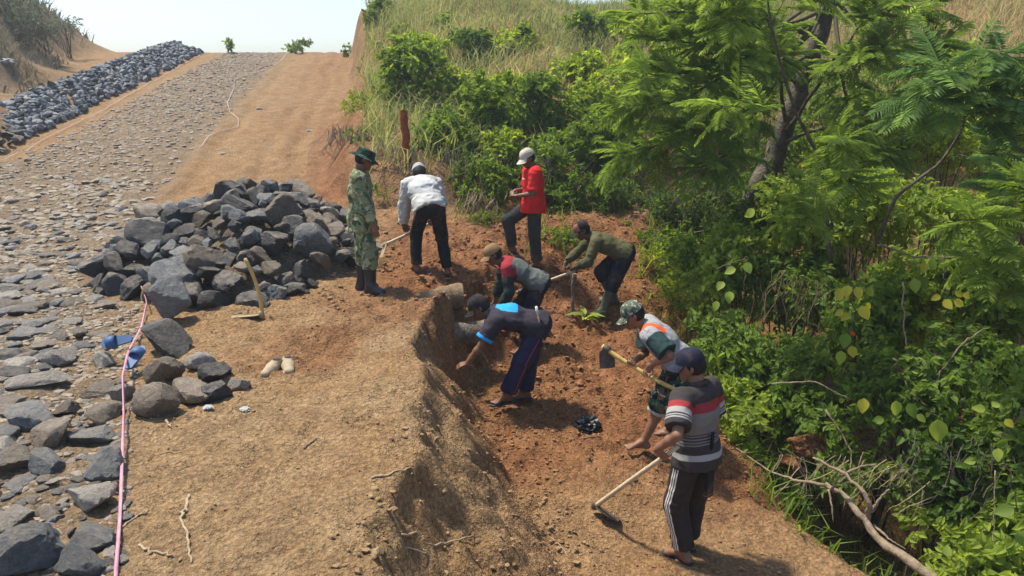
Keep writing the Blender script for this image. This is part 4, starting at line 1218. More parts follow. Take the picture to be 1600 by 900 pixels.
boulder((-3.397, 5.867), 0.14, "brown", "brown rock in front of the tilted sandal", 0.55, 925)
boulder((-3.463, 5.514), 0.12, "brown", "low brown rock between slab and tape", 0.5, 926)
boulder((-3.055, 5.347), 0.15, "brown", "low brown rock touching the tape above the flat blue-grey one", 0.5, 927)

# ------------------------------------------------------------------ the laid stones of the road
def rr_x(y): return np.interp(y, [2, 3.4, 8.4, 10, 16, 36, 40], [-1.5, -2.25, -4.45, -5.5, -6.8, -10.1, -10.6])
def ll_x(y): return np.where(y < 15.5, -0.68*(y*0.964 + 0.7) - 0.5, road_left(y) + 0.2)
cand = []
y = 3.2
while y < 37:
    step = 0.205 if y < 9.5 else 0.135
    x0, x1 = float(ll_x(np.array(y))), float(rr_x(y))
    xs_ = np.arange(x0, x1, step); xs_ = xs_ + np.array([rnd.uniform(-0.07, 0.07) for _ in xs_]); ys_ = y + np.array([rnd.uniform(-0.07, 0.07) for _ in xs_])
    sand = noise2(xs_*0.55, ys_*0.35, 77)
    for px, py, sd in zip(xs_, ys_, sand):
        edge = x1 - px
        keep = 0.95 if y > 8.6 else 0.85
        if sd > 0.3: keep *= 0.6
        if edge < 0.8: keep *= 0.35 + 0.8*max(edge, 0)
        if rnd.random() < keep: cand.append((float(px), float(py), rnd.uniform(0.075, 0.165) if y < 9.5 else (0.035 + 0.075*rnd.random()**1.6)*(1.0 if y < 15 else 0.78)))
    y += step*0.92
# chips wedged between the bigger stones
for t in range(2600):
    y = 3.3 + 7.5*rnd.random(); x0, x1 = float(ll_x(np.array(y))), float(rr_x(y)) + 0.25
    cand.append((rnd.uniform(x0, x1), y, rnd.uniform(0.018, 0.05)))
def free(px, py, r):
    for (a, b, c) in placed:
        if abs(a-px) < 0.7 and (a-px)**2 + (b-py)**2 < (0.75*(r+c))**2: return False
    return True
hp_ = heap(np.array([c[0] for c in cand]), np.array([c[1] for c in cand]))
cand = [c for c, h_ in zip(cand, hp_) if h_ < 0.12 and (c[1] > 13 or free(*c))]
inview = [c for c in cand if abs(c[0]) < 0.70*(c[1]*0.964 + 0.66)]
inview.sort(key=lambda c: c[1]/c[2])
big = set(id(c) for c in inview[:300])
xs = np.array([c[0] for c in cand]); ys = np.array([c[1] for c in cand]); zs = ground_z(xs, ys)
SMALL = [stone_vf(700+i, 2, 1.0, 0.8, 0.5, 7, 0.05) for i in range(10)]; TINY = [stone_vf(740+i, 1, 1.0, 0.8, 0.55, 6, 0.08) for i in range(10)]
sv, sf, so, rest_r = [], [], 0, []
for c, z in zip(cand, zs):
    x, y, r = c
    colr = rnd.choices(["blue-grey", "dark grey", "brown", "pale tan"], [4.0, 1.0, 3, 2.2])[0]
    rz = rnd.uniform(0, 6.28)
    if id(c) in big:
        o = put("stone", rnd.choice(SLABS), COLOURS[colr], ROAD)
        o.location = (x, y, z + r*rnd.uniform(-0.05, 0.16)); o.rotation_euler = (rnd.uniform(-.16, .16), rnd.uniform(-.16, .16), rz); o.scale = (r*1.15, r*1.1, r*rnd.uniform(0.8, 1.3))
    else:
        v, f = (TINY if y > 15 or r < 0.05 else SMALL)[rnd.randrange(10)]
        cs, sn = math.cos(rz), math.sin(rz); tl = rnd.uniform(-.15, .15)
        q = v*np.array([r*1.15, r*1.15, r*rnd.uniform(0.7, 1.2)])
        q = np.stack([q[:, 0]*cs - q[:, 1]*sn + x, q[:, 0]*sn + q[:, 1]*cs + y, q[:, 2] + tl*q[:, 0] + z + r*rnd.uniform(-0.22, 0.10)], 1)
        sv.append(q); sf.append(f + so); so += len(q); rest_r.append(np.full(len(q), rnd.random()))
def mixed_stone():
    k = NT("laid_stone_mix"); c = k.coord(); t = k.attr("tint")
    col = k.ramp(t, [(0.0, (0.070, 0.082, 0.092)), (0.3, (0.15, 0.165, 0.175)), (0.5, (0.12, 0.10, 0.075)), (0.7, (0.22, 0.18, 0.13)), (0.9, (0.33, 0.28, 0.22))], 'LINEAR')
    n2 = k.noise(9, 5, 0.7, c)
    col = k.mix(k.ramp(n2, [(0.32, (0, 0, 0)), (0.50, (0.9, 0.9, 0.9))]), col, (0.27, 0.21, 0.14))
    return k.finish(col, 0.7, k.bump(n2, 0.5, 0.05), 0.3)
MIXED = mixed_stone()
me = mesh_np("laid_stones", np.vstack(sv), np.vstack(sf)); fattr(me, "tint", np.concatenate(rest_r))
o = put("laid_stones", me, MIXED, ROAD); o["kind"] = "stuff"

# ------------------------------------------------------------------ long ridge of dumped stone
sv, sf, so, rest_r, nr = [], [], 0, [], 0
for t in range(3000):
    y = 15.0 + 20.5*rnd.random()**1.15; off = rnd.uniform(-1.25, 1.25)
    x = float(ridge_mid(y)) + off; h = 0.45*(1 - abs(off)/1.3)
    r = rnd.uniform(0.08, 0.17); z = float(road_z(np.array(y))) + h + rnd.uniform(-0.02, 0.10)
    colr = rnd.choices(["blue-grey", "dark grey", "brown"], [5, 3, 1])[0]
    if y < 18.2 and nr < 45 and off > -0.2 and abs(x) < 0.67*(y*0.964+0.5):
        rock_at(x, y, z + 0.05, r*1.1, colr, f"{colr} stone in the near end of the long stone ridge", f"{colr} stones of the long ridge", SLABS[nr % 12], None, None, "rock"); nr += 1
    else:
        v, f = (SMALL if y < 20 else TINY)[t % 10]; rz = rnd.uniform(0, 6.28); cs, sn = math.cos(rz), math.sin(rz)
        q = v*np.array([r, r, r*rnd.uniform(1.0, 1.7)]); tl = rnd.uniform(-.6, .6)
        q = np.stack([q[:, 0]*cs - q[:, 1]*sn + x, q[:, 0]*sn + q[:, 1]*cs + y, q[:, 2] + tl*q[:, 0] + z], 1)
        sv.append(q); sf.append(f + so); so += len(q); rest_r.append(np.full(len(q), 0.42*rnd.random()))
me = mesh_np("stone_ridge", np.vstack(sv), np.vstack(sf)); fattr(me, "tint", np.concatenate(rest_r))
def ridge_stone():
    k = NT("ridge_stone_mix"); t = k.attr("tint"); c = k.coord()
    col = k.ramp(t, [(0.0, (0.030, 0.035, 0.040)), (0.2, (0.080, 0.090, 0.098)), (0.42, (0.19, 0.19, 0.18))])
    return k.finish(col, 0.65, k.bump(k.noise(12, 4, 0.6, c), 0.4, 0.05), 0.35)
o = put("stone_ridge", me, ridge_stone()); o["kind"] = "stuff"; tag(o, "long ridge of dumped dark grey stones along the road's far side", "stones")

# ------------------------------------------------------------------ clods and crumbs of earth
def crumbs(n, area, r0, r1, seed, weight):
    r = np.random.default_rng(seed); vs_, fs_, dd, so = [], [], [], 0
    x = r.uniform(area[0], area[1], n); y = r.uniform(area[2], area[3], n)
    keep = r.random(n) < weight(x, y); x, y = x[keep], y[keep]
    z = ground_z(x, y); rad = r0 + (r1-r0)*r.random(len(x))**3
    base, f = ICO[1]; g = dug(x, y)
    for i in range(len(x)):
        q = base*(1 + 0.3*r.normal(size=(len(base), 1)))*np.array([1, r.uniform(.7, 1), r.uniform(.5, .9)])*rad[i]
        q = q + np.array([x[i], y[i], z[i] + rad[i]*0.35]); vs_.append(q); fs_.append(f + so); so += len(q); dd.append(np.full(len(q), g[i] + r.uniform(-.3, .2)))
    return np.vstack(vs_), np.vstack(fs_), np.concatenate(dd)
def wgt(x, y):
    g = dug(x, y); xf = np.interp(y, FOOT[:, 0], FOOT[:, 1])
    foot = np.exp(-((x - xf - 0.2)/0.4)**2)
    pat = sstep(-0.1, 0.5, noise2(x*1.3, y*1.3, 81))
    return np.clip(0.10 + 0.25*pat*(1-g) + g*(0.25 + 0.7*pat) + 0.4*foot, 0, 1)*(x < np.interp(y, RIM[:, 0], RIM[:, 1]) + 0.4)
v1, f1, d1 = crumbs(10000, (-0.7, 3.0, 3.2, 8.2), 0.004, 0.022, 5, wgt)
v3, f3, d3 = crumbs(8000, (-4.2, -0.6, 3.2, 9.0), 0.004, 0.014, 7, wgt); d3 = d3 - 0.3
v2, f2, d2 = crumbs(6000, (-3.0, 2.2, 8.0, 12.6), 0.006, 0.038, 6, wgt)
def lipw(x, y):
    e = np.interp(y, EDGE[:, 0], EDGE[:, 1]); f_ = np.interp(y, FOOT[:, 0], FOOT[:, 1])
    return np.clip(0.9*np.exp(-((x - e)/0.13)**2) + 0.5*np.exp(-((x - f_ - 0.1)/0.25)**2), 0, 1)*sstep(-0.3, 0.4, noise2(x*2, y*2, 83))
v4, f4, d4 = crumbs(6500, (-1.3, 1.0, 3.2, 9.2), 0.006, 0.030, 8, lipw)
v3, f3, d3 = np.vstack([v3, v4]), np.vstack([f3, f4 + len(v3)]), np.concatenate([d3, d4])
me = mesh_np("soil_clods", np.vstack([v1, v2, v3]), np.vstack([f1, f2 + len(v1), f3 + len(v1) + len(v2)])); fattr(me, "dug", np.concatenate([d1, d2, d3])); fattr(me, "gravel", np.zeros(len(me.vertices)))
o = put("soil_clods", me, CLOD); o["kind"] = "stuff"; tag(o, "loose clods and crumbs of reddish earth", "soil")

# ------------------------------------------------------------------ pink tape and strings
def ribbon(name, pts, width, mat, label, cat, th=0.0015, n=60, seed=1, twist=0.5):
    pts = np.array(pts, float); s = np.concatenate([[0], np.cumsum(np.linalg.norm(np.diff(pts, axis=0), axis=1))]); t = np.linspace(0, s[-1], n)
    p = np.stack([np.interp(t, s, pts[:, i]) for i in range(3)], 1)
    tan = np.gradient(p, axis=0); tan /= np.linalg.norm(tan, axis=1)[:, None]
    side = np.cross(tan, V(0, 0, 1)); side /= np.linalg.norm(side, axis=1)[:, None]; up = np.cross(side, tan)
    a = twist*np.sin(t*2.1 + seed)[:, None] + 0.25
    w = side*np.cos(a) + up*np.sin(a); nn = np.cross(tan, w)
    v = np.stack([p + w*width/2 + nn*th, p - w*width/2 + nn*th, p - w*width/2 - nn*th, p + w*width/2 - nn*th], 1).reshape(-1, 3)
    f = [(i*4+j, i*4+(j+1) % 4, (i+1)*4+(j+1) % 4, (i+1)*4+j) for i in range(n-1) for j in range(4)]
    b = Bag(); b.add(v, f); return tag(put(name, b.mesh(name), mat), label, cat)
k = NT("pink_tape"); c = k.coord()
PINK = k.finish(k.ramp(k.noise(9, 3, 0.6, c), [(0.3, (0.42, 0.17, 0.215)), (0.7, (0.56, 0.29, 0.33))]), 0.45, None, 0.5)
def on(xy, dz): return (xy[0], xy[1], gz(*xy) + dz)
tape = [on((-5.593, 11.069), 0.22), on((-4.915, 9.710), 0.14), on((-4.541, 9.005), 0.13), on((-4.087, 8.253), 0.10), on((-3.743, 7.371), 0.06), on((-3.423, 6.447), 0.13), on((-3.095, 5.700), 0.20), on((-2.869, 5.233), 0.08), on((-2.535, 4.518), 0.06), on((-2.266, 3.926), 0.03), on((-2.038, 3.428), 0.025), on((-1.911, 3.158), 0.02)]
ribbon("tape", tape, 0.019, PINK, "pink plastic marking tape stretched over the stones", "tape")
k = NT("pale_string"); STRING = k.finish((0.62, 0.48, 0.44), 0.7)
def string(pts, label, r=0.0065, amp=0.0):
    p = np.array([on(q, 0.04) for q in pts]); n = 50
    s = np.concatenate([[0], np.cumsum(np.linalg.norm(np.diff(p, axis=0), axis=1))]); t = np.linspace(0, s[-1], n)
    p = np.stack([np.interp(t, s, p[:, i]) for i in range(3)], 1); p[:, 2] = ground_z(p[:, 0], p[:, 1]) + 0.05
    b = Bag(); b.add(*tube_vf(p, [r]*n, 5)); tag(put("string", b.mesh("string"), STRING), label, "string")
string([(-10.513, 15.877), (-10.767, 17.699), (-11.202, 21.173), (-12.237, 27.668), (-13.575, 35.617)], "straight pinkish string along the far side of the laid stones")
string([(-6.865, 17.073), (-7.108, 18.357), (-6.905, 19.749), (-7.131, 20.482), (-7.645, 21.356), (-8.232, 22.813), (-8.915, 25.456), (-9.559, 27.376), (-9.253, 29.577), (-9.372, 32.566), (-9.972, 35.732)], "pale zigzag string where the laid stones meet bare earth")

# ------------------------------------------------------------------ hoe standing on its blade
a = (-2.685, 7.858); za = gz(*a)
hoe("hoe standing upright on its clay-covered blade in front of the rock heap", (a[0]-0.13, a[1]+0.03, za+0.66), (a[0], a[1], za+0.05), (-1, -0.12, -0.12), (0.1, 0.2, 1), WOOD_YELLOW, STEEL_DIRT, 0.30, 0.16, 0.019, 0.022, -0.04)

# ------------------------------------------------------------------ footwear left on the ground
CANVAS = plain("dusty_canvas", (0.36, 0.28, 0.175), 0.9, 0.15, 14, 0.3); DARKIN = plain("shoe_inside", (0.06, 0.05, 0.04), 0.9); LACE = plain("lace", (0.33, 0.30, 0.23), 0.9)
BLUEFOAM = plain("blue_foam", (0.050, 0.105, 0.22), 0.6, 0.15, 9, 0.1, 0.4)
def shoe(xy, yaw, label):
    t = thing("shoe", label, "shoe", on(xy, 0.0), yaw, "pair of canvas shoes")
    v, q = solid([dict(p=[cone((-0.09, 0, 0.05), (0.02, 0, 0.045), 0.040, 0.042, (0, 1, 0), 1.0), cone((0.02, 0, 0.045), (0.13, 0.004, 0.030), 0.044, 0.030, (0, 1, 0), 1.25), cone((-0.10, 0, 0.07), (-0.03, 0, 0.075), 0.034, 0.034)], k=0.03, cuts=[((0, 0, 0.012), (0, 0, -1)), ((-0.1, 0, 0.088), (-0.25, 0, 1))])], 0.008, 0.02, 0.003, 3)
    put("upper", mesh_np("upper", v, q, True), CANVAS, t)
    prof = [(-0.135, 0.0), (-0.12, 0.030), (-0.04, 0.040), (0.06, 0.052), (0.13, 0.044), (0.165, 0.0)]
    outl = prof + [(x, -y) for x, y in prof[::-1][1:-1]]; n = len(outl)
    b = Bag(); b.add([(x, y, 0.0) for x, y in outl] + [(x, y, 0.022) for x, y in outl], [tuple(range(n))[::-1], tuple(range(n, 2*n))] + [(j, (j+1) % n, n+(j+1) % n, n+j) for j in range(n)])
    put("sole", b.mesh("sole", False), LACE, t)
    b = Bag(); n = 14; an = [2*math.pi*i/n for i in range(n)]
    b.add([(-0.060 + 0.056*math.cos(q_), 0.032*math.sin(q_), 0.1010 + 0.25*(-0.065 + 0.047*math.cos(q_) + 0.07)) for q_ in an], [tuple(range(n))]); put("opening", b.mesh("opening", False), DARKIN, t)
    for i in range(4):
        x = 0.005 + 0.018*i; b = Bag(); b.add(*tube_vf([(x, -0.03, 0.078-0.012*i), (x+0.004, 0, 0.094-0.013*i), (x, 0.03, 0.078-0.012*i)], [0.0035]*3, 5)); put("lace", b.mesh("lace"), LACE, t)
shoe((-2.096, 6.323), R(-108), "dusty cream canvas shoe of the pair, the one nearer the rocks")
shoe((-1.975, 6.354), R(-72), "dusty cream canvas shoe of the pair, the one nearer the bank")
def slide(pos, rot, label):
    t = thing("sandal", label, "sandal", pos); t.rotation_euler = rot
    prof = [(-0.13, 0.0), (-0.115, 0.032), (-0.04, 0.040), (0.05, 0.050), (0.10, 0.048), (0.135, 0.03), (0.145, 0.0)]
    outl = prof + [(x, -y) for x, y in prof[::-1][1:-1]]; n = len(outl)
    b = Bag(); b.add([(x, y, 0.0) for x, y in outl] + [(x*1.02, y*1.04, 0.025) for x, y in outl], [tuple(range(n))[::-1], tuple(range(n, 2*n))] + [(j, (j+1) % n, n+(j+1) % n, n+j) for j in range(n)])
    put("sole", b.mesh("sole", False), BLUEFOAM, t)
    b = Bag(); vs_, fs_ = [], []; m = 11
    for th in (0, 0.005):
        for i in range(m):
            a_ = math.pi*i/(m-1)
            for x in (0.0, 0.085):
                vs_.append((x + 0.01, (0.052+th)*math.cos(a_), 0.012 + (0.062+th - 0.1*x)*math.sin(a_)))
    o = m*2
    for i in range(m-1):
        q_ = (2*i, 2*i+1, 2*i+3, 2*i+2); fs_ += [q_, tuple(x+o for x in q_[::-1]), (2*i, 2*i+2, o+2*i+2, o+2*i), (2*i+1, o+2*i+1, o+2*i+3, 2*i+3)]
    b.add(vs_, fs_); put("strap", b.mesh("strap"), BLUEFOAM, t)
s1 = (-3.543, 6.541); s2 = (-3.272, 6.261)
slide((s1[0], s1[1], gz(*s1) + 0.20), (R(-48), R(10), R(188)), "blue slide sandal tipped on its side on a rock")
slide((s2[0], s2[1], gz(*s2) + 0.13), (R(6), R(-24), R(84)), "blue slide sandal lying flat beside the pink tape")

# ------------------------------------------------------------------ litter, plastic bag
PAPER = plain("white_paper", (0.33, 0.32, 0.29), 0.8, 0.06)
BLACKBAG = plain("black_plastic", (0.014, 0.017, 0.019), 0.42, 0.3, 10, 0.3, 0.4)
def crumple(name, xy, r, mat, label, cat, seed, flat=0.5, rough=0.35, sub=4):
    v, f = ICO[sub]
    n = np.abs(noise3(v[:, 0]*2.3+seed, v[:, 1]*2.3, v[:, 2]*2.3, seed)) + 0.6*np.abs(noise3(v[:, 0]*5, v[:, 1]*5+seed, v[:, 2]*5, seed+1))
    p = v*(0.75 + rough*2*(0.7-n))[:, None]*np.array([r, r*0.85, r*flat])
    me = mesh_np(name, p, f, True); me.set_sharp_from_angle(angle=R(30))
    return tag(put(name, me, mat, None, on(xy, r*flat*0.4), (0, 0, seed)), label, cat)
crumple("plastic_bag", (0.796, 7.422), 0.135, BLACKBAG, "crumpled black plastic bag on the dug earth", "bag", 4, 0.75, 0.42)
for i, (xy, r, lb) in enumerate((((-2.342, 5.461), 0.045, "small white paper scrap beside the big tan boulder"), ((-2.054, 5.441), 0.045, "small white paper scrap on the terrace right of the boulders"), ((-7.521, 12.694), 0.06, "white scrap among the laid stones"), ((-6.275, 16.836), 0.07, "pale plastic scrap behind the rock heap"), ((-4.982, 19.210), 0.09, "whitish lump on the bare earth near the bank"), ((-7.094, 22.112), 0.09, "flat pale scrap on the bare earth up the road"), ((-15.932, 25.154), 0.30, "white plastic rubbish at the foot of the far bank"), ((-7.371, 14.203), 0.07, "white speck of litter on the laid stones"))):
    crumple("paper_scrap", xy, r, PAPER, lb, "litter", 30+i, 0.35, 0.3, 3)

# ------------------------------------------------------------------ logs, posts, sticks
BARK = plain("weathered_wood", (0.20, 0.135, 0.075), 0.9, 0.35, 16, 0.8, 0.2, 0, 0.03)
BARK_GREY = plain("grey_bark", (0.17, 0.135, 0.10), 0.9, 0.4, 14, 0.8, 0.2, 0, 0.03)
STRAW = plain("dry_root", (0.34, 0.25, 0.15), 0.85, 0.25, 20, 0.3)
REDWOOD = plain("red_rotten_wood", (0.27, 0.075, 0.028), 0.9, 0.4, 18, 0.8, 0.2, 0, 0.03)
def log(name, a, b_, r0, r1, mat, label, cat, seed, n=18, seg=16, knob=0.12):
    a, b_ = V(*a), V(*b_); p = wiggle(a, b_, n, 0.012, seed)
    v, f = tube_vf(p, np.linspace(r0, r1, n), seg)
    c = np.repeat(p, seg, axis=0); d = v - c
    g = 1 + knob*noise3(v[:, 0]*9+seed, v[:, 1]*9, v[:, 2]*9, seed) + 0.06*noise3(d[:, 0]*90, d[:, 1]*90, d[:, 2]*90, seed)
    b = Bag(); b.add(c + d*g[:, None], f); me = b.mesh(name); me.set_sharp_from_angle(angle=R(50))
    return tag(put(name, me, mat), label, cat)
log("log", (-1.062, 8.550, -0.025), (-0.592, 8.750, -0.005), 0.125, 0.150, BARK, "thick weathered log on the lip of the bank behind the plum shirt", "log", 3)
log("log", (-0.859, 8.350, -0.348), (-0.290, 8.700, -0.451), 0.135, 0.150, BARK_GREY, "darker log half sunk in the bank below the first one", "log", 4)
ps = (-1.805, 13.446)
log("post", (ps[0], ps[1], gz(*ps)-0.1), (ps[0]-0.05, ps[1], gz(*ps)+0.95), 0.070, 0.066, REDWOOD, "reddish rotten stump post standing before the bushes", "post", 5, 14, 12, 0.12)
st_ = (0.817, 10.050)
log("stick", (st_[0], st_[1], gz(*st_)-0.05), (st_[0]+0.03, st_[1], gz(*st_)+0.62), 0.024, 0.030, BARK_GREY, "upright stick planted beside the small broad-leaved plant", "stick", 6, 12, 8)
pt = (-2.788, 25.210); 
log("pole", (-3.430, 30.500, 4.846), (-3.399, 30.500, 5.811), 0.07, 0.06, BARK_GREY, "thin pole on the grassy skyline", "pole", 7, 6, 8, 0.02)
def twig(pts, r, label, mat=STRAW, seed=1):
    p = np.array([on(q, r*0.8) for q in pts]); n = 5*len(p)
    s = np.linspace(0, len(p)-1, n); q = np.stack([np.interp(s, np.arange(len(p)), p[:, i]) for i in range(3)], 1)
    q[1:-1] += np.random.default_rng(seed).normal(0, r*0.7, (n-2, 3)); q[:, 2] = np.maximum(q[:, 2], ground_z(q[:, 0], q[:, 1]) + r*0.5)
    b = Bag(); b.add(*tube_vf(q, np.linspace(r, r*0.6, n), 6)); tag(put("twig", b.mesh("twig"), mat), label, "twig")
twig([(-1.982, 4.206), (-1.922, 4.020), (-1.926, 3.957), (-1.809, 3.761), (-1.712, 3.563)], 0.011, "crooked pale root lying on the terrace near the bottom")
twig([(-2.052, 3.698), (-1.988, 3.636), (-1.828, 3.605)], 0.010, "short pale root lying across, right of the tape")
twig([(-0.893, 4.370), (-0.777, 4.412), (-0.665, 4.577)], 0.008, "thin pale twig at the lip of the bank")
twig([(-0.646, 3.953), (-0.491, 4.303), (-0.266, 4.695)], 0.008, "long thin pale root lying on the slumped bank")
twig([(0.000, 5.309), (0.317, 5.570), (0.456, 5.286)], 0.006, "curved thin root on the trench floor")
twig([(-0.620, 3.937), (-0.511, 4.056), (-0.535, 4.063)], 0.006, "tiny looped root near the bottom of the bank")
twig([(-2.219, 3.854), (-2.194, 3.978), (-2.168, 4.061)], 0.007, "thin twig touching the pink tape")
twig([(-2.569, 5.233), (-2.474, 5.098)], 0.010, "stubby pale twig in front of the big tan boulder")
twig([(0.709, 7.189), (0.898, 7.115)], 0.012, "short brown stick below the plastic bag", BARK)
twig([(-1.446, 4.850), (-1.383, 4.956)], 0.008, "dark splinter of wood on the terrace", BARK_GREY)
twig([(-2.411, 4.766), (-2.262, 4.776)], 0.005, "straw lying on the terrace right of the tape")
twig([(-2.567, 10.072), (-2.372, 10.707), (-2.249, 10.624)], 0.016, "grey stick poking out of the heap towards the man in camouflage", BARK_GREY)
# ------------------------------------------------------------------ plants
def leaf_mat(name, dark, light, trans=0.46, rough=0.55):
    k = NT(name); t = k.attr("tint"); c = k.coord()
    col = k.ramp(t, [(0.0, dark), (0.75, light), (1.0, tuple(min(1, x*1.25) for x in light))])
    b = k.n("ShaderNodeBsdfPrincipled"); k.l(col, b.inputs["Base Color"]); b.inputs["Roughness"].default_value = rough; b.inputs["Specular IOR Level"].default_value = 0.22
    tr = k.n("ShaderNodeBsdfTranslucent")
    hs = k.n("ShaderNodeHueSaturation"); hs.inputs["Hue"].default_value = 0.485; hs.inputs["Saturation"].default_value = 1.1; hs.inputs["Value"].default_value = 2.1; k.l(col, hs.inputs["Color"]); k.l(hs.outputs[0], tr.inputs[0])
    m = k.n("ShaderNodeMixShader"); m.inputs[0].default_value = trans; k.l(b.outputs[0], m.inputs[1]); k.l(tr.outputs[0], m.inputs[2])
    k.l(m.outputs[0], k.out.inputs[0]); MATS[name] = k.m; return k.m
LEAF_DARK = leaf_mat("leaf_dark", (0.038, 0.07, 0.013), (0.1, 0.162, 0.025))
LEAF_MID = leaf_mat("leaf_mid", (0.062, 0.105, 0.017), (0.155, 0.228, 0.034))
LEAF_BRIGHT = leaf_mat("leaf_bright", (0.108, 0.16, 0.022), (0.25, 0.318, 0.048), 0.48)
LEAF_YELLOW = leaf_mat("leaf_yellow", (0.3, 0.29, 0.03), (0.52, 0.47, 0.06), 0.5)
LEAF_FERN = leaf_mat("leaf_feathery", (0.085, 0.14, 0.026), (0.185, 0.262, 0.052), 0.5, 0.5)
LEAF_BLUE = leaf_mat("leaf_feathery_bluish", (0.07, 0.13, 0.042), (0.145, 0.23, 0.068), 0.45, 0.5)
LEAF_ORANGE = leaf_mat("leaf_orange", (0.30, 0.06, 0.012), (0.45, 0.13, 0.02), 0.4)
GRASS_GREEN = leaf_mat("grass_green", (0.1, 0.13, 0.035), (0.24, 0.26, 0.085), 0.35, 0.6)
GRASS_DRY = leaf_mat("grass_dry", (0.20, 0.17, 0.065), (0.40, 0.34, 0.15), 0.35, 0.7)
STEM = plain("green_brown_stem", (0.085, 0.07, 0.035), 0.8, 0.3)
TRUNK = plain("mossy_trunk_bark", (0.115, 0.095, 0.065), 0.9, 0.45, 9, 0.9, 0.2, 0, 0.04)

def nrm(a): return a/(np.linalg.norm(a, axis=-1, keepdims=True) + 1e-9)
def leaf_blades(pos, d, up, ln, wd, fold=0.18, droop=0.15, tint=None, rich=True):
    """one pointed oval leaf per row; returns vertices, triangles, tint"""
    n = len(pos); d = nrm(d); s = nrm(np.cross(d, up)); u = np.cross(s, d)
    ln = ln[:, None]; wd = wd[:, None]
    base = pos; mid = pos + d*ln*0.45 - u*ln*0.02; tip = pos + d*ln - u*ln*droop
    e = u*wd*fold*2
    if rich:
        l1 = pos + d*ln*0.28 + s*wd*0.46 + e; r1 = pos + d*ln*0.28 - s*wd*0.46 + e
        l2 = pos + d*ln*0.62 + s*wd*0.40 + e*0.8 - u*ln*droop*0.35; r2 = pos + d*ln*0.62 - s*wd*0.40 + e*0.8 - u*ln*droop*0.35
        V_ = np.stack([base, l1, l2, tip, r2, r1, mid], 1).reshape(-1, 3)
        t = np.array([(0, 6, 1), (1, 6, 2), (2, 6, 3), (3, 6, 4), (4, 6, 5), (5, 6, 0)]); m = 7
    else:
        l1 = pos + d*ln*0.42 + s*wd*0.5 + e; r1 = pos + d*ln*0.42 - s*wd*0.5 + e
        V_ = np.stack([base, l1, tip, r1], 1).reshape(-1, 3); t = np.array([(0, 2, 1), (0, 3, 2)]); m = 4
    F_ = (np.arange(n)[:, None, None]*m + t[None]).reshape(-1, 3)
    T_ = np.repeat(tint if tint is not None else np.random.default_rng(1).random(n), m)
    return V_, F_, T_

def lobes_for(rx, ry, rz, n, r):
    out = []
    for i in range(n):
        a = r.uniform(0, 6.28); q = math.sqrt(r.uniform(0.05, 1)); z = r.uniform(-0.75, 0.8)
        k = math.sqrt(max(0.15, 1 - z*z*0.8))
        out.append((math.cos(a)*q*rx*0.72*k, math.sin(a)*q*ry*0.72*k, z*rz*0.75, r.uniform(0.28, 0.5)))
    return out

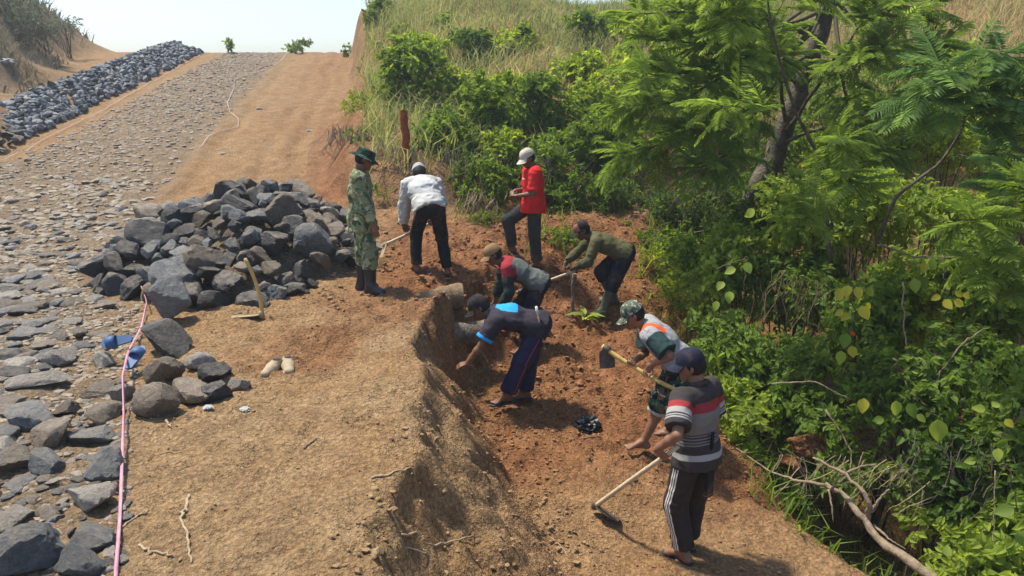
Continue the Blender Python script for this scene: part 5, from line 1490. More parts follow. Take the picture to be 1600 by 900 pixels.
def shrub(name, label, cat, centre, radii, leaves=2200, leaf=0.075, ratio=0.5, mat=None, seed=1, stems=7, root=None, rich=True, droop=0.3, group=None, clump=9, twig_leaves=9, sprig=0.30, hang=0.0, stem_r=0.018, uplift=0.35, face=(-0.35, -0.40, 0.9)):
    r = np.random.default_rng(seed)
    c = np.array(centre, float); rx, ry, rz = radii
    if root is None: root = (c[0] + r.normal(0, 0.15), c[1] + r.normal(0, 0.15) + 0.1)
    zr = gz(*root) - 0.05
    t = thing(name, label, cat, (root[0], root[1], zr), 0, group)
    o0 = np.array([root[0], root[1], zr]); cc = c - o0
    lob = lobes_for(rx, ry, rz, clump, r)
    nt = max(20, leaves//twig_leaves)
    wts = np.array([l[3]**2 for l in lob]); wts /= wts.sum()
    li = r.choice(len(lob), nt, p=wts)
    lc = np.array([l[:3] for l in lob])[li]; lr = np.array([l[3] for l in lob])[li]
    dd = nrm(r.normal(size=(nt, 3)) + np.array([0, 0, 0.25])); q = r.random(nt)**0.45
    start = cc + lc + dd*q[:, None]*lr[:, None]*np.array([rx, ry, rz])
    tdir = nrm(dd + nrm(lc + 1e-3)*0.5 + np.array([0, 0, uplift - hang]) + r.normal(0, 0.35, (nt, 3)))
    tl = sprig*r.uniform(0.5, 1.3, nt)*max(0.5, min(1.2, rx))
    m = twig_leaves; s = (np.arange(m) + 0.5)/m
    pos = start[:, None] + tdir[:, None]*tl[:, None, None]*(s[None, :, None] - 0.2) + np.array([0, 0, -1])*(s[None, :, None]**2*tl[:, None, None]*(0.25 + hang))
    side = nrm(np.cross(tdir, r.normal(size=(nt, 3))))[:, None]*np.where(np.arange(m) % 2, 1, -1)[None, :, None]
    ld = nrm(side*0.9 + tdir[:, None]*0.6 + r.normal(0, 0.3, (nt, m, 3)) + np.array([0, 0, -droop]))
    up = nrm(r.normal(0, 0.45, (nt, m, 3)) + np.array(face))
    n = nt*m
    ln = leaf*r.uniform(0.55, 1.25, n)
    tint = np.clip(np.repeat(r.normal(0.45, 0.18, nt), m) + r.normal(0, 0.16, n), 0, 1)
    v, f, tt = leaf_blades(pos.reshape(-1, 3), ld.reshape(-1, 3), up.reshape(-1, 3), ln, ln*ratio*r.uniform(0.8, 1.2, n), 0.16, 0.2, tint, rich)
    me = mesh_np("foliage", v, f); fattr(me, "tint", tt); put("foliage", me, mat or LEAF_MID, t)
    b = Bag()
    order = np.argsort(-wts)[:stems]
    for j in order:
        p = wiggle((r.normal(0, 0.06), r.normal(0, 0.06), 0), cc + np.array(lob[j][:3]), 8, 0.04*max(rx, rz), int(seed*31+j), -0.06)
        b.add(*tube_vf(p, np.linspace(stem_r, stem_r*0.35, 8), 5, False))
    for j in r.choice(nt, min(nt, 46), replace=False):
        p = np.array([start[j] - tdir[j]*tl[j]*0.5, start[j], start[j] + tdir[j]*tl[j]*0.8 - np.array([0, 0, tl[j]*0.15])])
        b.add(*tube_vf(p, [stem_r*0.3, stem_r*0.22, stem_r*0.12], 4, False))
    put("stem", b.mesh("stem"), STEM, t)
    return t

# ---- feathery (bipinnate) leaf
def frond_template(pairs=17, length=1.0, r=None):
    P, D, U, L, W = [], [], [], [], []
    for i in range(pairs):
        s = 0.14 + 0.86*i/(pairs-1)
        x = s*length; z = -0.22*s*s*length
        l = 0.36*length*math.sin(math.pi*(0.18 + 0.72*s))**0.8
        for g in (1, -1):
            P.append((x, 0, z)); D.append((0.50, g*0.85, -0.10 - 0.12*s)); U.append((0, g*0.12, 1)); L.append(l); W.append(0.044*length)
    return [np.array(a, float) for a in (P, D, U, L, W)]
FT = frond_template()
def fronds(pos, d, length, r, droop=0.0):
    """pos (n,3), d (n,3) directions, length (n)"""
    n = len(pos); d = nrm(d); s = nrm(np.cross(np.array([0, 0, 1.0]), d) + r.normal(0, 0.15, (n, 3))); u = np.cross(d, s)
    M = np.stack([d, s, u], 2)            # columns
    P, D, U, L, W = FT
    pp = np.einsum('nij,kj->nki', M, P)*length[:, None, None] + pos[:, None]
    dd = np.einsum('nij,kj->nki', M, D); uu = np.einsum('nij,kj->nki', M, U)
    k = len(P); dd = dd + r.normal(0, 0.07, dd.shape); uu = uu + r.normal(0, 0.2, uu.shape)
    L_ = (length[:, None]*L[None]).ravel(); W_ = (length[:, None]*W[None]).ravel()
    tint = np.clip(np.repeat(r.normal(0.5, 0.2, n), k) + r.normal(0, 0.06, n*k), 0, 1)
    v, f, t = leaf_blades(pp.reshape(-1, 3), dd.reshape(-1, 3), uu.reshape(-1, 3), L_, W_, 0.1, 0.18, tint, False)
    # midribs as thin blades
    rb = np.stack([pos + s*0.004, pos - s*0.004, pos + d*(length*0.55)[:, None] - u*(length*0.066)[:, None], pos + d*length[:, None]*1.0 - u*(length*0.22)[:, None]], 1).reshape(-1, 3)
    rf = (np.arange(n)[:, None, None]*4 + np.array([(0, 1, 2), (1, 3, 2)])[None]).reshape(-1, 3)
    return np.vstack([v, rb]), np.vstack([f, rf + len(v)]), np.concatenate([t, np.full(len(rb), 0.3)])

def feather_tree(name, label, trunk, branches, mat, seed, per_end=8, flen=0.45, trunk_r=(0.05, 0.03), trunk_mat=None, side=True):
    """trunk: points; branches: lists of points, fronds whorl along their outer part"""
    r = np.random.default_rng(seed); o0 = np.array(trunk[0], float)
    t = thing(name, label, "tree", tuple(o0))
    p = np.array(trunk, float) - o0; n = 22; s = np.linspace(0, len(p)-1, n)
    q = np.stack([np.interp(s, np.arange(len(p)), p[:, i]) for i in range(3)], 1); q[1:-1] += r.normal(0, trunk_r[0]*0.12, (n-2, 3))
    b = Bag(); v, f = tube_vf(q, np.linspace(trunk_r[0], trunk_r[1], n), 10)
    c = np.repeat(q, 10, axis=0); g = 1 + 0.14*noise3(v[:, 0]*7, v[:, 1]*7, v[:, 2]*4, seed); b.add(c + (v-c)*g[:, None], f)
    put("trunk", b.mesh("trunk"), trunk_mat or TRUNK, t)
    P_, D_, L_ = [], [], []
    b = Bag()
    for br in branches:
        p = np.array(br, float) - o0
        if len(branches) > 8:
            tq = np.array(trunk, float) - o0; u_ = r.uniform(1.2, len(tq) - 1.6); k_ = int(u_); p[0] = tq[k_] + (tq[k_+1] - tq[k_])*(u_ - k_); p[1] = 0.5*(p[0] + p[2])
        n = 14; s = np.linspace(0, len(p)-1, n)
        q = np.stack([np.interp(s, np.arange(len(p)), p[:, i]) for i in range(3)], 1); q[1:-1] += r.normal(0, 0.015, (n-2, 3))
        b.add(*tube_vf(q, np.linspace(trunk_r[1]*0.34, 0.005, n), 6, False))
        tan = nrm(np.gradient(q, axis=0))
        for j in range(per_end):
            k = int(r.integers(5 if side else 10, n)); base = q[k]
            a = r.normal(size=3); a = nrm(a - tan[k]*(a @ tan[k])*0.7)
            d = nrm(a*0.95 + tan[k]*0.55 + np.array([0, 0, 0.12])); d[2] = d[2]*0.55
            P_.append(base); D_.append(d); L_.append(flen*r.uniform(0.65, 1.2))
    put("boughs", b.mesh("boughs"), STEM if trunk_mat is None else trunk_mat, t)
    v, f, tt = fronds(np.array(P_), np.array(D_), np.array(L_), r)
    me = mesh_np("crown", v, f); fattr(me, "tint", tt); put("crown", me, mat, t)
    return t

# ---- grass over the hillside
def grass(name, label, n, xr, yr, h0, h1, w, mat, seed, mask, lean=0.35):
    r = np.random.default_rng(seed)
    x = r.uniform(*xr, n); y = r.uniform(*yr, n); keep = r.random(n) < mask(x, y); x, y = x[keep], y[keep]; n = len(x)
    z = land(x, y); h = r.uniform(h0, h1, n)*(0.7 + 0.5*sstep(-0.4, 0.4, noise2(x*0.6, y*0.6, 91)))
    a = r.uniform(0, 6.28, n); s = np.stack([np.cos(a), np.sin(a), 0*a], 1); lv = r.normal(0, lean, (n, 3)); lv[:, 2] = 1; lv[:, 0] += 0.18
    b0 = np.stack([x, y, z - 0.02], 1); wd = (w*r.uniform(0.6, 1.4, n))[:, None]
    mid = b0 + nrm(lv)*(h*0.55)[:, None]; tip = b0 + nrm(lv + np.stack([r.normal(0, 0.5, n), r.normal(0, 0.5, n), -0.25*np.ones(n)], 1))*h[:, None]
    V_ = np.stack([b0 + s*wd, b0 - s*wd, mid + s*wd*0.7, mid - s*wd*0.7, tip], 1).reshape(-1, 3)
    F_ = (np.arange(n)[:, None, None]*5 + np.array([(0, 1, 3), (0, 3, 2), (2, 3, 4)])[None]).reshape(-1, 3)
    me = mesh_np(name, V_, F_); fattr(me, "tint", np.repeat(np.clip(r.normal(0.5, 0.25, n) + 0.25*noise2(x*0.8, y*0.8, 92), 0, 1), 5))
    o = put(name, me, mat); o["kind"] = "stuff"; tag(o, label, "grass"); return o
def on_hill(x, y):
    hf = np.interp(x, HILLFOOT[:, 0], HILLFOOT[:, 1]); return ((y > hf + 0.6) & (x > hill_left(y) + 0.7)).astype(float)
def drypatch(x, y): return np.clip(np.exp(-(((x-0.6)/2.0)**2 + ((y-18.0)/2.2)**2)) + sstep(8, 11, x)*sstep(16, 19, y) + 0.4*sstep(0.1, 0.5, noise2(x*0.35, y*0.35, 94)), 0, 1)
grass("grass", "tall green grass covering the hillside up to the skyline", 62000, (-8, 26), (13, 36), 0.35, 0.95, 0.013, GRASS_GREEN, 3, lambda x, y: on_hill(x, y)*(1 - 0.75*drypatch(x, y)))
grass("dry_grass", "straw-coloured dry grass in patches on the hillside", 30000, (-6, 26), (13, 36), 0.4, 1.0, 0.012, GRASS_DRY, 4, lambda x, y: on_hill(x, y)*drypatch(x, y))
grass("weeds", "short green weeds at the foot of the hill and along the ravine", 24000, (-1.6, 13.0), (3.5, 15.5), 0.12, 0.48, 0.009, LEAF_MID, 5, lambda x, y: np.clip((x > np.interp(y, RIM[:, 0], RIM[:, 1]) + 0.15)*0.8 + ((y > np.interp(x, HILLFOOT[:, 0], HILLFOOT[:, 1]) - 0.2) & (x > -1.0))*0.8 + sstep(0.2, 0.5, noise2(x*1.2, y*1.2, 95))*(y > 10.9)*(x > 0.1)*0.5, 0, 1), 0.6)

grass("scrub", "dry scrub grass on the high bank far left", 16000, (-36, -14), (20, 42), 0.2, 0.75, 0.030, leaf_mat("scrub_grass", (0.065, 0.062, 0.04), (0.15, 0.135, 0.08), 0.3, 0.7), 6, lambda x, y: ((-13.0 - 0.40*(y - 22) - x > 0.6)*0.9*sstep(-0.5, 0.3, noise2(x*0.7, y*0.7, 96))))
# ---- hillside bushes
G_HILL = "bushes on the hillside"
HB = [((-2.124, 17.000, 2.295), (0.795, 0.8, 1.069), 3600, 0.13, LEAF_MID, "dark green broad-leaved bush above the red post"),
      ((-1.167, 14.200, 1.312), (0.607, 0.6, 0.607), 2600, 0.11, LEAF_MID, "shaded dark bush beside the red post"),
      ((-0.428, 15.000, 1.728), (0.709, 0.7, 0.917), 3400, 0.12, LEAF_MID, "tall leafy bush behind the bending white shirt"),
      ((0.629, 15.500, 1.887), (0.780, 0.8, 0.780), 3200, 0.13, LEAF_MID, "leafy bush uphill of the red t-shirt"),
      ((1.048, 14.200, 1.427), (0.699, 0.7, 0.722), 3200, 0.11, LEAF_MID, "dark creeper-covered bush behind the cream cap"),
      ((1.947, 15.500, 2.009), (0.754, 0.8, 0.879), 3000, 0.12, LEAF_BRIGHT, "bright bush left of the feathery tree"),
      ((0.332, 13.300, 0.843), (0.663, 0.6, 0.575), 2600, 0.09, LEAF_MID, "low bush directly behind the man in the red t-shirt"),
      ((1.379, 13.200, 0.580), (0.772, 0.7, 0.662), 3000, 0.09, LEAF_DARK, "low dark bush above the olive shirt"),
      ((-0.434, 13.000, 0.718), (0.488, 0.5, 0.488), 1800, 0.08, LEAF_MID, "thin bush over the dry roots behind the white shirt"),
      ((-1.003, 21.000, 3.216), (0.669, 0.8, 0.435), 1300, 0.15, LEAF_DARK, "round bush in the grass left of the dry patch"),
      ((0.257, 21.500, 3.283), (1.026, 0.9, 0.376), 1500, 0.15, LEAF_BRIGHT, "wide pale bush in the middle of the grass slope"),
      ((0.262, 22.000, 3.584), (0.244, 0.3, 0.453), 500, 0.18, LEAF_BRIGHT, "upright pale sapling in the middle of the grass slope"),
      ((1.443, 18.000, 2.632), (0.722, 0.8, 0.433), 1500, 0.14, LEAF_BRIGHT, "low bright bush at the edge of the dry grass"),
      ((-3.873, 23.000, 2.668), (0.479, 0.6, 0.738), 1300, 0.14, LEAF_MID, "bush hanging over the road cut"),
      ((-4.368, 27.000, 4.235), (0.469, 0.6, 0.980), 1500, 0.15, LEAF_DARK, "slim dark tree-like bush at the top of the road cut"),
      ((-2.429, 21.000, 3.057), (0.770, 0.8, 0.502), 1500, 0.14, LEAF_BRIGHT, "light green bush left of the slope's round bush"),
      ((2.850, 17.000, 2.886), (0.814, 0.9, 0.950), 2600, 0.13, LEAF_BRIGHT, "bright bush behind the feathery tree's lower boughs"),
      ((3.548, 15.000, 1.668), (1.101, 0.9, 0.979), 3600, 0.10, LEAF_MID, "bushy thicket behind the feathery tree"),
      ((2.254, 13.400, 0.212), (0.902, 0.8, 0.789), 3400, 0.09, LEAF_DARK, "dark thicket in the hollow above the olive shirt"),
      ((3.390, 13.000, 0.280), (0.984, 0.8, 0.820), 3600, 0.09, LEAF_DARK, "dark thicket in the shaded hollow under the feathery tree"),
      ((4.317, 12.600, 0.667), (0.842, 0.8, 0.842), 3200, 0.09, LEAF_DARK, "dark thicket at the foot of the leaning trunk"),
      ((6.429, 15.000, 2.143), (1.334, 1.0, 0.910), 3800, 0.10, LEAF_MID, "thicket right of the leaning trunk"),
      ((7.923, 14.500, 2.494), (0.932, 0.9, 0.699), 2600, 0.11, LEAF_BRIGHT, "bright thicket below the dry grass corner"),
      ((7.851, 12.500, 1.807), (0.816, 0.9, 0.816), 3000, 0.10, LEAF_BRIGHT, "bright bush at the right edge below the dry grass"),
      ((5.924, 12.000, 1.448), (0.889, 0.9, 0.691), 3200, 0.09, LEAF_MID, "thicket between the leaning trunk and the right-hand sapling"),
      ((-2.924, 18.000, 1.788), (0.497, 0.6, 0.497), 1400, 0.07, LEAF_BRIGHT, "bright feathery tuft overhanging the road cut"),
      ((-3.407, 17.500, 1.877), (0.426, 0.6, 0.369), 1000, 0.06, LEAF_BRIGHT, "yellow-green tuft at the foot of the road cut"),
      ((-1.375, 17.000, 2.095), (0.619, 0.6, 0.619), 2000, 0.11, LEAF_BRIGHT, "light bush between two dark ones above the post"),
      ((0.000, 16.500, 2.107), (0.534, 0.6, 0.480), 1600, 0.11, LEAF_BRIGHT, "light bush just below the dry grass"),
      ((-0.787, 13.600, 1.086), (0.506, 0.6, 0.506), 2000, 0.09, LEAF_MID, "bush hiding the bank right of the red post"),
      ((-0.115, 14.000, 1.215), (0.484, 0.6, 0.484), 1900, 0.1, LEAF_BRIGHT, "sunlit bush left of the cream cap"),
      ((1.775, 14.400, 1.296), (0.592, 0.6, 0.592), 2300, 0.1, LEAF_MID, "bush right of the cream cap"),
      ((1.401, 16.500, 2.107), (0.600, 0.6, 0.534), 1800, 0.12, LEAF_BRIGHT, "sunlit bush right of the dry patch"),
      ((0.758, 12.900, 0.407), (0.433, 0.6, 0.433), 1700, 0.08, LEAF_MID, "bush at the red sleeve"),
      ((1.670, 12.300, -0.022), (0.470, 0.6, 0.376), 1700, 0.07, LEAF_MID, "low bush right behind the olive shoulders"),
      ((-2.992, 15.200, 1.352), (0.324, 0.6, 0.224), 450, 0.06, LEAF_MID, "small bush on top of the red root bank"),
      ((-3.427, 24.000, 3.592), (0.571, 0.6, 0.495), 900, 0.14, LEAF_BRIGHT, "bright bush high beside the cut"),
      ((-2.173, 25.000, 4.013), (0.711, 0.6, 0.435), 900, 0.15, LEAF_MID, "bush near the pole on the skyline"),
      ((2.467, 24.000, 3.863), (0.949, 0.6, 0.569), 1500, 0.15, LEAF_MID, "bush high on the slope left of the tree"),
      ((4.108, 20.000, 3.710), (0.948, 0.6, 0.790), 2000, 0.13, LEAF_BRIGHT, "bright bush behind the upper boughs"),
      ((4.875, 16.000, 2.617), (0.898, 0.6, 0.770), 2400, 0.1, LEAF_MID, "thicket behind the trunk, upper part"),
      ((5.184, 14.000, 1.272), (0.691, 0.6, 0.576), 2200, 0.09, LEAF_MID, "thicket just right of the trunk"),
      ((6.420, 11.500, 1.585), (0.661, 0.6, 0.567), 2400, 0.08, LEAF_BRIGHT, "sunlit thicket behind the right-hand sapling"),
      ((6.271, 9.500, 1.118), (0.476, 0.6, 0.556), 2200, 0.085, LEAF_BRIGHT, "sunlit bush at the right edge behind the low sapling"),
      ((4.818, 11.000, 1.356), (0.636, 0.6, 0.455), 2200, 0.08, LEAF_BRIGHT, "sunlit thicket behind the slender sapling"),
      ((5.171, 9.000, 0.810), (0.608, 0.6, 0.456), 2600, 0.08, LEAF_BRIGHT, "sunlit bush under the curved bare stem"),
      ((2.602, 10.500, 0.073), (0.538, 0.6, 0.449), 2200, 0.075, LEAF_MID, "bush in the hollow right of the olive shirt"),
      ((3.411, 10.600, 0.418), (0.539, 0.6, 0.449), 2200, 0.08, LEAF_DARK, "dark bush under the sunlit one in the hollow"),
      ]
for i, (c, rad, nl, lf, mt, lb) in enumerate(HB):
    shrub("bush", lb, "bush", c, rad, nl, lf, 0.52, mt, 300+i, 7, None, False, 0.3, G_HILL, 10, 9, 0.28)
# finer weeds in front of the thicket
for i, (c, rad, nl, lb) in enumerate([((0.937, 11.600, 0.021), (0.50, 0.35, 0.28), 1500, "low weeds between red t-shirt and olive shirt"), ((2.204, 10.900, -0.308), (0.55, 0.4, 0.40), 2400, "bright small-leaved weeds behind the olive shirt's hips"), ((2.436, 10.200, -0.493), (0.5, 0.4, 0.38), 2200, "bright small-leaved weeds beside the rubber boots"), ((2.144, 12.000, -0.064), (0.6, 0.4, 0.32), 1800, "weeds just above the olive shirt's back"), ((-0.412, 12.200, 0.261), (0.5, 0.3, 0.18), 700, "sparse weeds right of the white shirt"), ((-2.206, 13.200, 0.580), (0.4, 0.25, 0.15), 350, "sparse weeds behind the camouflage hat")]):
    shrub("weed_clump", lb, "weeds", c, rad, nl, 0.055, 0.45, LEAF_BRIGHT if i in (1, 2) else LEAF_MID, 400+i, 6, None, False, 0.2, "weed clumps at the thicket's foot", 9, 8, 0.2, 0, 0.008)

# ---- the wall of bushes and creepers on the right
G_R = "leafy bushes of the ravine"
RB = [((3.015, 9.600, 0.027), (0.702, 0.62, 0.702), 3200, 0.085, LEAF_BRIGHT, "leafy bush spilling over behind the camouflage cap"),
      ((2.470, 8.600, -0.618), (0.418, 0.62, 0.532), 2200, 0.09, LEAF_MID, "dark bush between the grey tee and the creepers"),
      ((3.599, 9.300, 0.912), (0.665, 0.62, 0.548), 3000, 0.085, LEAF_BRIGHT, "sunlit bush top in the middle of the ravine wall"),
      ((3.501, 9.000, 0.021), (0.622, 0.62, 0.622), 3000, 0.085, LEAF_MID, "bush with shaded hollow left of the big yellow leaves"),
      ((2.851, 8.000, -0.665), (0.535, 0.62, 0.535), 2600, 0.085, LEAF_MID, "shaded bush to the right of the striped polo's cap"),
      ((2.341, 7.400, -0.856), (0.281, 0.62, 0.348), 1100, 0.09, LEAF_BRIGHT, "bright sprays right at the striped sleeve"),
      ((4.367, 8.800, 0.997), (0.666, 0.62, 0.555), 3000, 0.08, LEAF_BRIGHT, "sunlit bush below the curved bare stem"),
      ((3.812, 8.000, -0.066), (0.490, 0.62, 0.630), 2600, 0.085, LEAF_MID, "bush behind the big yellow leaves"),
      ((4.403, 7.800, 0.211), (0.576, 0.62, 0.610), 3000, 0.085, LEAF_BRIGHT, "bush right of the big yellow leaves"),
      ((4.850, 7.400, 0.528), (0.542, 0.62, 0.638), 2800, 0.085, LEAF_MID, "bush under the right-hand feathery sapling"),
      ((3.174, 7.300, -0.883), (0.496, 0.62, 0.463), 2300, 0.085, LEAF_MID, "dark bush above the two clay boulders"),
      ((3.769, 7.000, -0.471), (0.534, 0.62, 0.503), 2800, 0.08, LEAF_MID, "bush with small round leaves left of the hanging big leaves"),
      ((4.308, 6.700, -0.214), (0.539, 0.62, 0.479), 2800, 0.08, LEAF_MID, "shaded bush at the right edge, mid height"),
      ((3.308, 6.600, -1.224), (0.368, 0.62, 0.306), 1100, 0.075, LEAF_MID, "sparse dark bush behind the dead branch"),
      ((3.952, 6.200, -0.871), (0.515, 0.62, 0.430), 2300, 0.085, LEAF_DARK, "dark bush above the bottom right corner"),
      ((4.202, 5.800, -0.477), (0.319, 0.62, 0.479), 1900, 0.09, LEAF_MID, "bush cut off by the right edge"),
      ((3.896, 5.400, -1.061), (0.410, 0.62, 0.359), 1900, 0.10, LEAF_BRIGHT, "broad-leaved bush in the bottom right corner"),
      ((2.623, 6.900, -1.358), (0.384, 0.62, 0.243), 900, 0.06, LEAF_DARK, "low dark weeds right of the striped man's trousers"),
      ((3.635, 5.700, -1.321), (0.271, 0.62, 0.244), 700, 0.08, LEAF_BRIGHT, "small ferny bush beside the dead branch's thick end"),
      ]
for i, (c, rad, nl, lf, mt, lb) in enumerate(RB):
    shrub("bush", lb, "bush", c, rad, int(nl*1.15), lf, 0.55, mt, 500+i, 8, (c[0]+0.1, c[1]+0.35), True, 0.4, G_R, 12, 8, 0.30, 0.10, 0.016, 0.3, (-0.45, -0.60, 0.75))

# ---- creepers with big single leaves
def creeper(label, path, leaves, seed, r=0.008):
    """leaves: (x, y, z, length, yaw, pitch, material)"""
    p = np.array(path, float); o0 = p[0]; n = 24; s = np.linspace(0, len(p)-1, n); rg = np.random.default_rng(seed)
    q = np.stack([np.interp(s, np.arange(len(p)), p[:, i]) for i in range(3)], 1) - o0; q[1:-1] += rg.normal(0, 0.012, (n-2, 3))
    t = thing("creeper", label, "creeper", tuple(o0))
    b = Bag(); b.add(*tube_vf(q, np.linspace(r, r*0.6, n), 6)); put("vine", b.mesh("vine"), STEM, t)
    for (x, y, z, L_, yaw, pitch, mt) in leaves:
        L_ = L_*rg.uniform(0.65, 0.95)
        d = V(math.cos(yaw)*math.cos(pitch), math.sin(yaw)*math.cos(pitch), math.sin(pitch)); u = unit(V(-0.3, -0.75, 0.55) + rg.normal(0, 0.2, 3))
        m = 7; vs_, fs_ = [], []; sd = unit(np.cross(d, u)); uu = np.cross(sd, d)
        for i in range(m):
            a = i/(m-1); w = 0.36*L_*(math.sin(math.pi*a**0.75)**0.85 if 0 < a < 1 else 0.02)
            c = d*a*L_ - uu*0.16*L_*a*a
            for g, e in ((1, 0.13), (0.5, 0.03), (0, 0), (-0.5, 0.03), (-1, 0.13)):
                vs_.append(c + sd*w*g + uu*e*w*1.6 + uu*0.012*L_*math.sin(a*19+g))
        for i in range(m-1):
            for j in range(4): fs_.append((i*5+j, i*5+j+1, (i+1)*5+j+1, (i+1)*5+j))
        b = Bag(); b.add(vs_, fs_); me = b.mesh("leaf"); fattr(me, "tint", np.full(len(me.vertices), rg.uniform(0.35, 0.95)))
        put("leaf", me, mt, t, (x-o0[0], y-o0[1], z-o0[2]))
YL, GL, BL, OL = LEAF_YELLOW, LEAF_MID, LEAF_BRIGHT, LEAF_ORANGE
creeper("creeper with big yellow-green leaves hanging in the middle of the ravine wall", [(3.275, 7.300, 0.813), (3.337, 7.200, 0.452), (3.306, 7.100, 0.091), (3.238, 7.000, -0.336)],
        [(3.300, 7.100, 0.557, 0.15, -1.2, -1.0, YL), (3.225, 7.100, 0.570, 0.14, -2.2, -0.9, YL), (3.142, 7.100, 0.544, 0.14, -1.8, -1.0, YL), (3.343, 7.050, 0.380, 0.17, -0.9, -0.9, YL), (3.247, 7.050, 0.303, 0.16, -2.8, -0.5, YL), (3.182, 7.050, 0.335, 0.12, 3.0, -0.6, YL), (3.383, 7.050, 0.399, 0.11, 0.2, -0.6, YL),
         (3.210, 7.000, 0.125, 0.17, -2.0, -1.2, GL), (3.245, 7.000, 0.138, 0.09, -0.6, -0.5, OL), (3.274, 7.000, -0.005, 0.17, -1.0, -1.2, YL), (3.182, 7.000, -0.057, 0.18, -1.8, -1.2, BL), (3.430, 7.150, 0.531, 0.12, -0.4, -0.9, BL)], 1)
creeper("creeper with yellowish leaves right of the middle of the ravine wall", [(4.184, 7.200, 0.836), (4.133, 7.100, 0.608), (4.214, 7.100, 0.352)],
        [(4.101, 7.000, 0.458, 0.15, -1.2, -0.6, YL), (4.194, 7.000, 0.446, 0.13, -0.2, -0.4, YL), (4.065, 7.000, 0.496, 0.13, 2.9, -0.5, YL), (4.192, 7.000, 0.540, 0.10, -0.4, -0.5, YL), (4.274, 7.000, 0.522, 0.09, -0.6, -0.6, YL), (4.033, 7.300, 0.749, 0.17, -2.0, -0.9, YL), (4.091, 7.300, 0.781, 0.16, -1.4, -1.0, BL), (4.184, 7.300, 0.781, 0.16, -0.8, -0.9, BL), (3.962, 7.300, 0.587, 0.18, -1.8, -1.1, BL), (4.022, 7.300, 0.607, 0.17, -1.0, -1.1, GL)], 2)
creeper("creeper with three big hanging leaves low on the right", [(3.271, 6.200, 0.165), (3.394, 6.100, -0.089), (3.615, 6.000, -0.280)],
        [(3.243, 6.000, -0.139, 0.19, -1.5, -1.3, BL), (3.434, 6.000, -0.268, 0.14, -0.6, -0.5, BL), (3.564, 5.900, -0.263, 0.22, -1.4, -1.35, BL), (3.399, 6.100, -0.207, 0.15, -0.8, -0.9, GL), (3.220, 6.100, -0.357, 0.16, 2.6, -0.4, GL), (3.069, 6.200, -0.203, 0.16, -2.0, -1.2, YL), (3.808, 5.700, -0.541, 0.13, 2.9, -0.2, BL), (3.868, 5.700, -0.588, 0.12, -0.4, -0.5, YL)], 3)
creeper("creeper with round leaves at the right edge near the bottom", [(3.904, 5.400, 0.051), (3.745, 5.400, -0.163), (3.861, 5.200, -0.707)],
        [(3.757, 5.300, -0.167, 0.13, 2.8, -0.6, GL), (3.694, 5.300, -0.220, 0.13, -2.0, -1.0, BL), (3.702, 5.300, 0.018, 0.12, -0.8, -0.6, YL), (3.758, 5.100, -0.618, 0.17, 3.0, -0.3, GL), (3.815, 5.100, -0.808, 0.20, -1.2, -0.7, GL), (3.612, 5.400, 0.051, 0.12, 2.9, 0.1, BL), (3.656, 5.400, 0.077, 0.13, 0.4, 0.2, BL), (3.382, 5.200, -1.099, 0.12, 1.2, 0.9, BL)], 4)
creeper("creeper with glossy leaves on the bright bush by the curved stem", [(2.362, 8.600, 0.361), (2.719, 8.600, 0.512), (2.657, 8.500, 0.006)],
        [(2.419, 8.500, 0.235, 0.16, -2.4, -0.6, BL), (2.501, 8.500, 0.121, 0.17, -1.8, -0.9, BL), (2.554, 8.500, 0.386, 0.15, 2.9, -0.4, BL), (2.657, 8.500, 0.461, 0.16, -1.2, -0.8, GL), (2.334, 8.400, 0.035, 0.16, -2.0, -1.0, BL), (2.489, 8.400, -0.079, 0.15, -1.0, -1.0, GL), (2.845, 8.900, 0.980, 0.16, 2.8, -0.5, BL), (2.804, 8.900, 1.018, 0.14, -2.2, -0.8, BL)], 5)

